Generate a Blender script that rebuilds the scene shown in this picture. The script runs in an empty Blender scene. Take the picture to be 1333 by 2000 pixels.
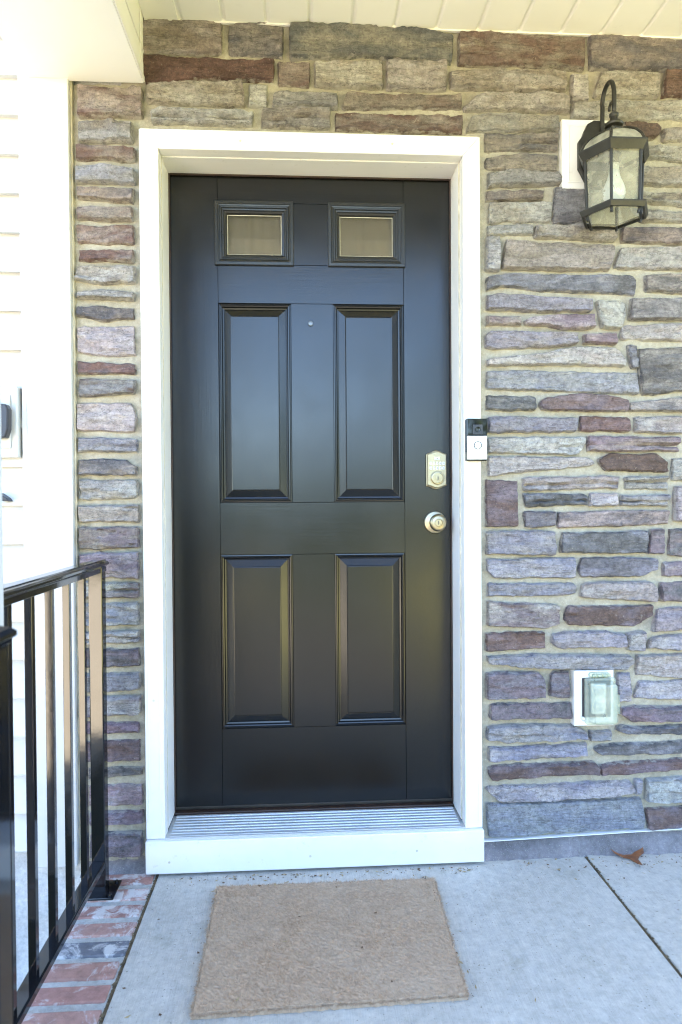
# Front entrance of a house: black six-panel door, ledgestone wall, lantern, railing, mat.
# World: metres, x to the right along the wall, y into the house, z up; porch slab top at z = 0,
# front face of the door casing at y = 0.
import bpy, bmesh, math, random
from mathutils import Vector, Matrix, noise

scene = bpy.context.scene
COL = scene.collection

# ------------------------------------------------------------------ camera
cam_data = bpy.data.cameras.new('camera')
cam = bpy.data.objects.new('camera', cam_data)
COL.objects.link(cam)
scene.camera = cam
cam_data.sensor_fit = 'VERTICAL'
cam_data.sensor_height = 36.0
cam_data.lens = 23.994
cam_data.clip_start = 0.02
cam_data.clip_end = 400
CAM_POS = Vector((-0.0408, -2.0348, 1.0997))
YAW, PITCH, ROLL = 0.0589, -0.0135, -0.0068
fwd = Vector((math.sin(YAW) * math.cos(PITCH), math.cos(YAW) * math.cos(PITCH), math.sin(PITCH)))
r0 = Vector((math.cos(YAW), -math.sin(YAW), 0))
u0 = r0.cross(fwd)
rgt = r0 * math.cos(ROLL) + u0 * math.sin(ROLL)
upv = -r0 * math.sin(ROLL) + u0 * math.cos(ROLL)
m3 = Matrix((rgt, upv, -fwd)).transposed()
cam.matrix_world = Matrix.Translation(CAM_POS) @ m3.to_4x4()
cam_data.dof.use_dof = True
cam_data.dof.focus_distance = 2.06
cam_data.dof.aperture_fstop = 4.0

# ------------------------------------------------------------------ sky, sun, exposure
SUN_EL, SUN_AZ = math.radians(67), math.radians(12)      # sun stands behind the house (towards +y)
world = bpy.data.worlds.new('World')
scene.world = world
world.use_nodes = True
wn = world.node_tree.nodes
wl = world.node_tree.links
sky = wn.new('ShaderNodeTexSky')
sky.sky_type = 'NISHITA'
sky.sun_disc = False
sky.sun_elevation = SUN_EL
sky.sun_rotation = SUN_AZ
sky.air_density = 0.8
sky.dust_density = 0.0
sky.ozone_density = 1.6
wl.new(sky.outputs[0], wn['Background'].inputs[0])
wn['Background'].inputs[1].default_value = 0.11

sun_data = bpy.data.lights.new('sun', 'SUN')
sun_data.energy = 5.0
sun_data.angle = math.radians(0.5)
sun_data.color = (1.0, 0.95, 0.87)
sun = bpy.data.objects.new('sun', sun_data)
COL.objects.link(sun)
sd = Vector((math.sin(SUN_AZ) * math.cos(SUN_EL), math.cos(SUN_AZ) * math.cos(SUN_EL), math.sin(SUN_EL)))
sun.rotation_euler = sd.to_track_quat('Z', 'Y').to_euler()
sun.location = (0, 5, 12)

scene.view_settings.view_transform = 'Standard'
scene.view_settings.look = 'None'
scene.view_settings.gamma = 1.0
scene.view_settings.use_curve_mapping = False
scene.view_settings.exposure = 4.02
scene.render.engine = 'CYCLES'
scene.cycles.use_denoising = True
scene.cycles.use_adaptive_sampling = False
scene.cycles.pixel_filter_type = 'BLACKMAN_HARRIS'
scene.cycles.filter_width = 1.1
scene.cycles.max_bounces = 10
scene.cycles.diffuse_bounces = 5
scene.cycles.transparent_max_bounces = 12
scene.cycles.sample_clamp_indirect = 1.2
scene.cycles.caustics_reflective = False
scene.cycles.caustics_refractive = False
scene.cycles.blur_glossy = 1.0

# ------------------------------------------------------------------ helpers
RNG = random.Random(7)


def fbm(x, y, z=0.0, o=4):
    return noise.fractal(Vector((x, y, z)), 1.0, 2.0, o)


def nz(x, y, z=0.0):
    return noise.noise(Vector((x, y, z)))


def tag(o, label=None, category=None, kind=None, group=None):
    if label: o['label'] = label
    if category: o['category'] = category
    if kind: o['kind'] = kind
    if group: o['group'] = group
    return o


def thing(name, loc, label, category):
    o = bpy.data.objects.new(name, None)
    o.empty_display_size = 0.1
    o.location = loc
    COL.objects.link(o)
    return tag(o, label, category)


class MB:
    """collects world-space geometry that becomes one mesh object"""

    def __init__(self):
        self.v = []
        self.f = []

    def quad(self, a, b, c, d):
        n = len(self.v)
        self.v += [tuple(a), tuple(b), tuple(c), tuple(d)]
        self.f.append((n, n + 1, n + 2, n + 3))
        return self

    def box(self, x0, x1, y0, y1, z0, z1):
        n = len(self.v)
        self.v += [(x0, y0, z0), (x1, y0, z0), (x1, y1, z0), (x0, y1, z0),
                   (x0, y0, z1), (x1, y0, z1), (x1, y1, z1), (x0, y1, z1)]
        for q in ((0, 3, 2, 1), (4, 5, 6, 7), (0, 1, 5, 4), (1, 2, 6, 5), (2, 3, 7, 6), (3, 0, 4, 7)):
            self.f.append(tuple(n + i for i in q))
        return self

    def prism(self, pts, fn0, fn1):
        """closed solid between two copies of an outline; fn maps (a, b) -> xyz"""
        n = len(self.v)
        k = len(pts)
        self.v += [tuple(fn0(*p)) for p in pts] + [tuple(fn1(*p)) for p in pts]
        self.f.append(tuple(n + i for i in range(k)))
        self.f.append(tuple(n + k + i for i in reversed(range(k))))
        for i in range(k):
            j = (i + 1) % k
            self.f.append((n + i, n + k + i, n + k + j, n + j))
        return self

    def tube(self, path, rad, seg=12, cap=True):
        """round bar along a path; rad a number or list"""
        n = len(self.v)
        path = [Vector(p) for p in path]
        prev = None
        for i, p in enumerate(path):
            t = (path[min(i + 1, len(path) - 1)] - path[max(i - 1, 0)]).normalized()
            if prev is None:
                a = Vector((0, 0, 1)) if abs(t.z) < .9 else Vector((1, 0, 0))
                prev = t.cross(a).normalized()
            s = (prev - t * prev.dot(t)).normalized()
            prev = s
            b = t.cross(s)
            r = rad[i] if isinstance(rad, (list, tuple)) else rad
            for k in range(seg):
                a = 2 * math.pi * k / seg
                self.v.append(tuple(p + (s * math.cos(a) + b * math.sin(a)) * r))
        for i in range(len(path) - 1):
            for k in range(seg):
                k2 = (k + 1) % seg
                self.f.append((n + i * seg + k, n + i * seg + k2, n + (i + 1) * seg + k2, n + (i + 1) * seg + k))
        if cap:
            self.f.append(tuple(n + k for k in reversed(range(seg))))
            e = n + (len(path) - 1) * seg
            self.f.append(tuple(e + k for k in range(seg)))
        return self

    def lathe(self, prof, c, axis='z', seg=32):
        """profile of (radius, height along axis)"""
        n = len(self.v)
        for r, h in prof:
            for k in range(seg):
                a = 2 * math.pi * k / seg
                p, q = r * math.cos(a), r * math.sin(a)
                d = {'z': (p, q, h), 'y': (p, -h, q), 'x': (h, p, q)}[axis]
                self.v.append((c[0] + d[0], c[1] + d[1], c[2] + d[2]))
        for i in range(len(prof) - 1):
            for k in range(seg):
                k2 = (k + 1) % seg
                self.f.append((n + i * seg + k, n + i * seg + k2, n + (i + 1) * seg + k2, n + (i + 1) * seg + k))
        self.f.append(tuple(n + k for k in reversed(range(seg))))
        e = n + (len(prof) - 1) * seg
        self.f.append(tuple(e + k for k in range(seg)))
        return self

    def rings(self, rects, fill=True):
        """nested rectangles (x0, x1, z0, z1, y) joined by mitred bands; the last one filled"""
        n = len(self.v)
        for x0, x1, z0, z1, y in rects:
            self.v += [(x0, y, z0), (x1, y, z0), (x1, y, z1), (x0, y, z1)]
        for i in range(len(rects) - 1):
            a, b = n + i * 4, n + i * 4 + 4
            for k in range(4):
                k2 = (k + 1) % 4
                self.f.append((a + k, a + k2, b + k2, b + k))
        if fill:
            e = n + (len(rects) - 1) * 4
            self.f.append((e, e + 1, e + 2, e + 3))
        return self

    def build(self, name, mat, parent=None, smooth=False, bevel=0, seg=2, recalc=True, angle=None):
        me = bpy.data.meshes.new(name)
        me.from_pydata(self.v, [], self.f)
        o = bpy.data.objects.new(name, me)
        COL.objects.link(o)
        # origin at the piece's own middle
        vs = [Vector(p) for p in self.v]
        lo = Vector([min(p[i] for p in vs) for i in range(3)])
        hi = Vector([max(p[i] for p in vs) for i in range(3)])
        c = (lo + hi) / 2
        if parent is None:
            c.z = lo.z
        me.transform(Matrix.Translation(-c))
        o.location = c
        if recalc:
            bm = bmesh.new()
            bm.from_mesh(me)
            bmesh.ops.recalc_face_normals(bm, faces=bm.faces)
            bm.to_mesh(me)
            bm.free()
        if smooth:
            me.polygons.foreach_set('use_smooth', [True] * len(me.polygons))
            if angle:
                me.set_sharp_from_angle(angle=math.radians(angle))
        me.materials.append(mat)
        if bevel:
            b = o.modifiers.new('bevel', 'BEVEL')
            b.width = bevel
            b.segments = seg
            b.limit_method = 'ANGLE'
            b.angle_limit = math.radians(35)
        if parent is not None:
            set_parent(o, parent)
        return o


def set_parent(o, parent):
    w = Vector(o.location)
    off = Vector(parent.location)
    q = parent.parent
    while q:
        off += q.location
        q = q.parent
    o.parent = parent
    o.location = w - off


def text_part(body, size, loc, mat, parent, name, depth=0.0003, rot=(math.pi / 2, 0, 0)):
    cu = bpy.data.curves.new(name, 'FONT')
    cu.body = body
    cu.size = size
    cu.extrude = depth
    cu.align_x = 'CENTER'
    cu.align_y = 'CENTER'
    tmp = bpy.data.objects.new('tmp_text', cu)
    me = bpy.data.meshes.new_from_object(tmp)
    bpy.data.objects.remove(tmp)
    bpy.data.curves.remove(cu)
    o = bpy.data.objects.new(name, me)
    COL.objects.link(o)
    o.rotation_euler = rot
    o.location = loc
    me.materials.clear()
    me.materials.append(mat)
    set_parent(o, parent)
    return o


# ------------------------------------------------------------------ materials
class NT:
    def __init__(self, name):
        self.m = bpy.data.materials.new(name)
        self.m.use_nodes = True
        self.t = self.m.node_tree
        self.n = self.t.nodes
        self.bsdf = self.n['Principled BSDF']
        self.out = self.n['Material Output']

    def link(self, a, b):
        self.t.links.new(a, b)

    def put(self, sock, v):
        if hasattr(v, 'is_linked') or isinstance(v, bpy.types.NodeSocket):
            self.link(v, sock)
        elif isinstance(v, (tuple, list)) and len(v) == 3 and sock.type == 'RGBA':
            sock.default_value = (*v, 1)
        else:
            sock.default_value = v

    def node(self, typ, **kw):
        nd = self.n.new(typ)
        for k, v in kw.items():
            setattr(nd, k, v)
        return nd

    def pos(self, scale=(1, 1, 1)):
        g = self.node('ShaderNodeNewGeometry')
        mp = self.node('ShaderNodeMapping')
        self.link(g.outputs['Position'], mp.inputs[0])
        mp.inputs['Scale'].default_value = scale
        return mp.outputs[0]

    def noise(self, vec, scale=5, detail=4, rough=.55, distort=0.0):
        t = self.node('ShaderNodeTexNoise')
        self.link(vec, t.inputs['Vector'])
        t.inputs['Scale'].default_value = scale
        t.inputs['Detail'].default_value = detail
        t.inputs['Roughness'].default_value = rough
        t.inputs['Distortion'].default_value = distort
        return t.outputs[0]

    def ramp(self, fac, a, b, va=0.0, vb=1.0):
        r = self.node('ShaderNodeMapRange')
        r.clamp = True
        self.link(fac, r.inputs[0])
        r.inputs[1].default_value = a
        r.inputs[2].default_value = b
        r.inputs[3].default_value = va
        r.inputs[4].default_value = vb
        return r.outputs[0]

    def mix(self, fac, a, b, mode='MIX'):
        x = self.node('ShaderNodeMix', data_type='RGBA', blend_type=mode)
        self.put(x.inputs[0], fac)
        self.put(x.inputs[6], a)
        self.put(x.inputs[7], b)
        return x.outputs[2]

    def math(self, op, a, b=0.0):
        x = self.node('ShaderNodeMath', operation=op)
        self.put(x.inputs[0], a)
        self.put(x.inputs[1], b)
        return x.outputs[0]

    def bump(self, height, strength=.3, dist=.01, normal=None):
        b = self.node('ShaderNodeBump')
        self.link(height, b.inputs['Height'])
        b.inputs['Strength'].default_value = strength
        b.inputs['Distance'].default_value = dist
        if normal: self.link(normal, b.inputs['Normal'])
        return b.outputs[0]

    def set(self, color=None, rough=None, metal=None, normal=None, spec=None, **kw):
        i = self.bsdf.inputs
        if color is not None: self.put(i['Base Color'], color)
        if rough is not None: self.put(i['Roughness'], rough)
        if metal is not None: self.put(i['Metallic'], metal)
        if spec is not None: self.put(i['Specular IOR Level'], spec)
        if normal is not None: self.link(normal, i['Normal'])
        for k, v in kw.items(): self.put(i[k], v)
        return self.m


def worn(name, col, rough=.5, var=.12, scale=6, bump=.15, bscale=120, bdist=.002, metal=0.0, dirt=None, dirt_amt=.5, spec=.5):
    """plain painted / metal surface with slight tonal drift, grain and optional dirt specks"""
    m = NT(name)
    p = m.pos()
    n1 = m.noise(p, scale, 5)
    dark = tuple(c * (1 - var) for c in col)
    lite = tuple(min(1, c * (1 + var)) for c in col)
    c = m.mix(m.ramp(n1, .3, .7), dark, lite)
    if dirt:
        n2 = m.noise(p, scale * 9, 6, .65)
        c = m.mix(m.ramp(n2, .62, .78, 0, dirt_amt), c, dirt)
    r = m.ramp(m.noise(p, scale * 3, 4), .3, .7, rough * .85, min(1, rough * 1.15))
    return m.set(c, r, metal, m.bump(m.noise(p, bscale, 4), bump, bdist), spec)


def stone_material():
    m = NT('ledge_stone')
    oi = m.node('ShaderNodeObjectInfo')
    at = m.node('ShaderNodeAttribute', attribute_type='OBJECT', attribute_name='tone')
    ed = m.node('ShaderNodeAttribute', attribute_type='GEOMETRY', attribute_name='rim')
    p = m.pos()
    ps = m.pos((1, 1, 3.2))
    pf = m.pos((1, 1, 7))
    f = m.ramp(m.noise(ps, 7, 5, .6, .5), .42, .64)
    c = m.mix(f, oi.outputs['Color'], at.outputs['Color'])
    # grain: strata streaks, mottling, speckle
    c = m.mix(1.0, c, m.mix(m.ramp(m.noise(pf, 14, 6, .62), .3, .7), (.86, .86, .86), (1.12, 1.12, 1.12)), 'MULTIPLY')
    c = m.mix(1.0, c, m.mix(m.ramp(m.noise(p, 30, 8, .72), .28, .72), (.66, .665, .68), (1.28, 1.265, 1.24)), 'MULTIPLY')
    c = m.mix(1.0, c, m.mix(m.ramp(m.noise(p, 88, 6, .7), .34, .64), (.74, .74, .75), (1.22, 1.215, 1.21)), 'MULTIPLY')
    # thin dark cleft lines along the bedding
    cl = m.math('ABSOLUTE', m.math('SUBTRACT', m.noise(m.pos((1, 1, 4.5)), 11, 5, .6, .3), .5))
    c = m.mix(m.ramp(cl, .0, .016, .62, 0), c, (.07, .062, .06))
    c = m.mix(m.ramp(m.noise(p, 210, 3, .6), .64, .74, 0, .55), c, (.52, .48, .42))
    c = m.mix(m.ramp(m.noise(p, 170, 3, .6), .29, .39, .5, 0), c, (.05, .045, .045))
    # pale mortar haze caught on arrises and in patches
    rim = m.math('ADD', m.math('MULTIPLY', ed.outputs['Fac'], .42), m.noise(p, 42, 5, .65))
    c = m.mix(m.ramp(rim, .74, .86, 0, .6), c, (.48, .45, .39))
    c = m.mix(m.ramp(m.noise(p, 21, 6, .72, .8), .66, .76, 0, .5), c, (.5, .47, .42))
    h = m.math('ADD', m.noise(p, 130, 6, .7), m.math('MULTIPLY', m.noise(pf, 24, 6, .65), 1.0))
    return m.set(c, .86, 0, m.bump(h, 1.0, .009), .25)


def mortar_material(name='mortar', a=(.31, .285, .22), b=(.42, .39, .31), bs=.5):
    m = NT(name)
    p = m.pos()
    c = m.mix(m.ramp(m.noise(p, 11, 8, .7), .32, .68), a, b)
    c = m.mix(1.0, c, m.mix(m.ramp(m.noise(p, 70, 6, .7), .3, .7), (.78, .78, .77), (1.16, 1.16, 1.17)), 'MULTIPLY')
    c = m.mix(m.ramp(m.noise(p, 260, 3, .6), .6, .75, 0, .45), c, tuple(x * .55 for x in a))
    c = m.mix(m.ramp(m.noise(p, 330, 2, .5), .62, .72, 0, .4), c, (.62, .58, .45))
    h = m.math('ADD', m.noise(p, 300, 4, .7), m.math('MULTIPLY', m.noise(p, 60, 4, .6), 1.2))
    return m.set(c, .92, 0, m.bump(h, bs, .004), .2)


def grain_material(name, vertical):
    """black satin paint over embossed wood grain"""
    m = NT(name)
    p = m.pos((44, 1, 1.2) if vertical else (1.2, 1, 44))
    q = m.pos()
    g = m.noise(p, 4.0, 6, .65)
    c = m.mix(m.ramp(m.noise(q, 7, 5), .3, .7), (.0030, .0030, .0027), (.0055, .0052, .0045))
    r = m.ramp(m.noise(q, 9, 5, .6), .3, .7, .205, .26)
    return m.set(c, r, 0, m.bump(g, .10, .0012), .52)


def glass_material(name, tint=(.93, .95, .92), rough=.02, dust=.1, refl=1.0):
    m = NT(name)
    fr = m.node('ShaderNodeFresnel')
    fr.inputs[0].default_value = 1.5
    tr = m.node('ShaderNodeBsdfTransparent')
    tr.inputs[0].default_value = (*tint, 1)
    gl = m.node('ShaderNodeBsdfGlossy')
    gl.inputs['Roughness'].default_value = rough
    df = m.node('ShaderNodeBsdfDiffuse')
    df.inputs[0].default_value = (.55, .53, .42, 1)
    a = m.node('ShaderNodeMixShader')
    m.put(a.inputs[0], m.math('MULTIPLY', m.noise(m.pos(), 30, 5), dust * 2))
    m.link(tr.outputs[0], a.inputs[1])
    m.link(df.outputs[0], a.inputs[2])
    b = m.node('ShaderNodeMixShader')
    m.put(b.inputs[0], m.math('MULTIPLY', fr.outputs[0], refl))
    m.link(a.outputs[0], b.inputs[1])
    m.link(gl.outputs[0], b.inputs[2])
    m.link(b.outputs[0], m.out.inputs[0])
    m.n.remove(m.bsdf)
    return m.m


def concrete_material(name, a, b, brushed=True):
    m = NT(name)
    p = m.pos()
    pb = m.pos((60, 2.5, 1))
    c = m.mix(m.ramp(m.noise(p, 3.2, 6, .6), .3, .7), a, b)
    c = m.mix(1.0, c, m.mix(m.ramp(m.noise(p, 38, 8, .75), .3, .7), (.78, .78, .78), (1.18, 1.18, 1.18)), 'MULTIPLY')
    c = m.mix(1.0, c, m.mix(m.ramp(m.noise(pb, 6, 5, .65), .3, .7), (.90, .90, .90), (1.08, 1.08, 1.08)), 'MULTIPLY')
    c = m.mix(m.ramp(m.noise(p, 8.5, 6, .65, .5), .60, .74, 0, .5), c, (.24, .225, .165))
    c = m.mix(m.ramp(m.noise(p, 150, 2, .5), .67, .74, 0, .7), c, (.09, .08, .06))
    c = m.mix(m.ramp(m.noise(p, 120, 2, .5), .73, .77, 0, .7), c, (.7, .7, .68))
    h = m.math('ADD', m.noise(p, 260, 5, .7), m.noise(pb, 8, 4, .6)) if brushed else m.noise(p, 160, 6, .7)
    return m.set(c, .82, 0, m.bump(h, .6, .004), .3)


M = {}
M['stone'] = stone_material()
M['mortar'] = mortar_material()
M['grout'] = mortar_material('brick_mortar', (.36, .345, .31), (.48, .465, .425), .5)
M['parging'] = mortar_material('parging', (.56, .55, .53), (.74, .73, .71), 1.0)
M['base'] = mortar_material('base_parging', (.15, .135, .135), (.29, .265, .265), 1.0)
M['trim'] = worn('white_trim_paint', (.76, .74, .705), .42, .03, 4, .1, 60, .001, 0, (.40, .35, .26), .45)
M['vinyl'] = worn('white_vinyl', (.54, .538, .528), .45, .03, 3, .12, 220, .0006)
M['soffit'] = worn('cream_vinyl_soffit', (.83, .81, .73), .5, .03, 3, .1, 200, .0006, 0, (.4, .35, .25), .12)
M['wrap'] = worn('white_wrap', (.80, .785, .73), .5, .025, 2, .06, 40, .001)
M['caulk'] = worn('aged_caulk', (.55, .50, .38), .7, .2, 30, .4, 90, .002)
M['door_v'] = grain_material('black_paint_vertical_grain', True)
M['door_h'] = grain_material('black_paint_cross_grain', False)
M['black_frame'] = worn('black_lite_frame', (.014, .0135, .011), .32, .2, 12, .12, 150, .001, 0, (.10, .09, .06), .35)
M['seal'] = worn('brown_weatherstrip', (.035, .018, .012), .5, .3, 20, .2, 90, .001)
M['rubber'] = worn('dark_sweep', (.03, .024, .018), .6, .3, 20, .2, 90, .001)
M['alu'] = worn('mill_aluminium', (.52, .52, .51), .42, .10, 9, .2, 160, .0008, .35, (.35, .30, .22), .35)
M['nickel'] = worn('satin_nickel', (.37, .32, .215), .36, .06, 20, .08, 300, .0004, 1.0)
M['nickel_dark'] = worn('dark_keyway', (.05, .05, .05), .4, .1, 20, .1, 90, .0004, .5)
M['pewter'] = worn('pewter', (.17, .17, .165), .3, .1, 20, .05, 90, .0003, .9)
M['button'] = worn('pale_button', (.74, .76, .76), .4, .03, 20, .05, 90, .0003)
M['ink'] = worn('black_ink', (.02, .02, .025), .5, .1, 20, .05, 90, .0003)
M['logo_grey'] = worn('grey_print', (.42, .43, .44), .5, .05, 20, .05, 90, .0003)
M['black_gloss'] = worn('gloss_black_plastic', (.006, .006, .006), .04, .1, 20, .0, 90, .0003)
M['lens'] = worn('matt_black_plastic', (.02, .021, .028), .35, .1, 20, .05, 90, .0003)
M['silver'] = worn('silver_plastic', (.66, .68, .68), .35, .02, 10, .05, 300, .0003, .15)
M['rail'] = worn('gloss_black_rail_paint', (.006, .006, .007), .085, .2, 14, .07, 26, .0015, 0, (.06, .05, .04), .25, .7)
M['bronze'] = worn('dark_bronze_casting', (.021, .0195, .0155), .45, .35, 30, .35, 190, .0012, .25, (.16, .15, .11), .4)
M['lamp_glass'] = glass_material('lantern_glass', (.86, .90, .87), .02, .34)
M['lamp_roof'] = glass_material('lantern_roof_glass', (.55, .56, .45), .12, .5)
M['lite_glass'] = glass_material('lite_glass', (.90, .90, .88), .01, .03, 1.0)
M['shade'] = worn('tan_shade_cloth', (.24, .195, .14), .9, .08, 8, .3, 200, .001)
M['bulb'] = worn('opal_bulb', (.86, .86, .84), .15, .01, 10, 0, 90, .0002)
M['socket'] = worn('socket_white', (.6, .6, .55), .4, .1, 10, .05, 90, .0004)
M['slab'] = concrete_material('porch_concrete', (.44, .405, .345), (.53, .49, .425))
M['paver'] = concrete_material('brown_paving', (.055, .05, .045), (.085, .075, .068))
M['drive'] = concrete_material('tan_driveway', (.46, .385, .28), (.56, .475, .35))
M['joint'] = mortar_material('joint_dirt', (.10, .075, .045), (.22, .16, .09), .9)
M['leaf'] = worn('dead_leaf_brown', (.20, .075, .028), .45, .4, 40, .4, 160, .002, 0, (.04, .015, .008), .6)


def cover_material():
    m = NT('frosted_cover')
    p = m.pos()
    m.set((.50, .545, .45), .28, 0, m.bump(m.noise(p, 40, 3), .05, .002), .5)
    m.bsdf.inputs['Transmission Weight'].default_value = .0
    tr = m.node('ShaderNodeBsdfTransparent')
    tr.inputs[0].default_value = (.86, .9, .82, 1)
    mx = m.node('ShaderNodeMixShader')
    m.put(mx.inputs[0], m.ramp(m.noise(p, 25, 4), .3, .7, .34, .5))
    m.link(tr.outputs[0], mx.inputs[1])
    m.link(m.bsdf.outputs[0], mx.inputs[2])
    m.link(mx.outputs[0], m.out.inputs[0])
    return m.m


M['cover'] = cover_material()


def brick_material():
    m = NT('paving_brick')
    oi = m.node('ShaderNodeObjectInfo')
    p = m.pos()
    c = m.mix(1.0, oi.outputs['Color'], m.mix(m.ramp(m.noise(p, 35, 6, .65), .3, .7), (.72, .72, .72), (1.22, 1.22, 1.22)), 'MULTIPLY')
    wear = m.node('ShaderNodeAttribute', attribute_type='OBJECT', attribute_name='wear')
    k = m.math('ADD', m.noise(p, 17, 6, .7, .8), wear.outputs['Fac'])
    c = m.mix(m.ramp(k, .62, .74, 0, .8), c, (.60, .575, .54))
    return m.set(c, .88, 0, m.bump(m.noise(p, 200, 5, .7), .5, .003), .25)


M['brick'] = brick_material()


def coir_material():
    m = NT('coir')
    oi = m.node('ShaderNodeAttribute', attribute_type='GEOMETRY', attribute_name='shade')
    p = m.pos()
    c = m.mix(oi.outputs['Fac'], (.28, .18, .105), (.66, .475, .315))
    c = m.mix(m.ramp(m.noise(p, 5, 4), .35, .65, 0, .45), c, (.48, .365, .255))
    return m.set(c, .9, 0, None, .2)


M['coir'] = coir_material()


def lawn_material():
    m = NT('dry_lawn')
    p = m.pos()
    c = m.mix(m.ramp(m.noise(p, .8, 6, .6), .35, .65), (.042, .052, .018), (.075, .078, .030))
    c = m.mix(m.ramp(m.noise(p, 40, 5, .7), .35, .65, 0, .5), c, (.03, .045, .014))
    return m.set(c, .95, 0, m.bump(m.noise(p, 60, 5, .7), .6, .03), .1)


M['lawn'] = lawn_material()


def bounce_grass_material():
    m = NT('bounce_grass')
    p = m.pos()
    c = m.mix(m.ramp(m.noise(p, 1.5, 6, .6), .35, .65), (.24, .22, .085), (.36, .32, .14))
    return m.set(c, .95, 0, m.bump(m.noise(p, 60, 5, .7), .6, .03), .1)


M['bounce_grass'] = bounce_grass_material()


def foliage_material():
    m = NT('foliage')
    p = m.pos()
    c = m.mix(m.ramp(m.noise(p, 2.2, 4), .35, .65), (.035, .06, .014), (.10, .13, .03))
    m.set(c, .6, 0, None, .3)
    tl = m.node('ShaderNodeBsdfTranslucent')
    tl.inputs[0].default_value = (.12, .16, .03, 1)
    mx = m.node('ShaderNodeMixShader')
    mx.inputs[0].default_value = .35
    m.link(m.bsdf.outputs[0], mx.inputs[1])
    m.link(tl.outputs[0], mx.inputs[2])
    m.link(mx.outputs[0], m.out.inputs[0])
    return m.m


M['foliage'] = foliage_material()
M['shingle'] = worn('roof_shingle', (.09, .085, .08), .9, .3, 10, .5, 60, .004)
M['shutter'] = worn('cream_siding_upper', (.72, .70, .62), .6, .04, 3, .1, 60, .001)

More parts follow.
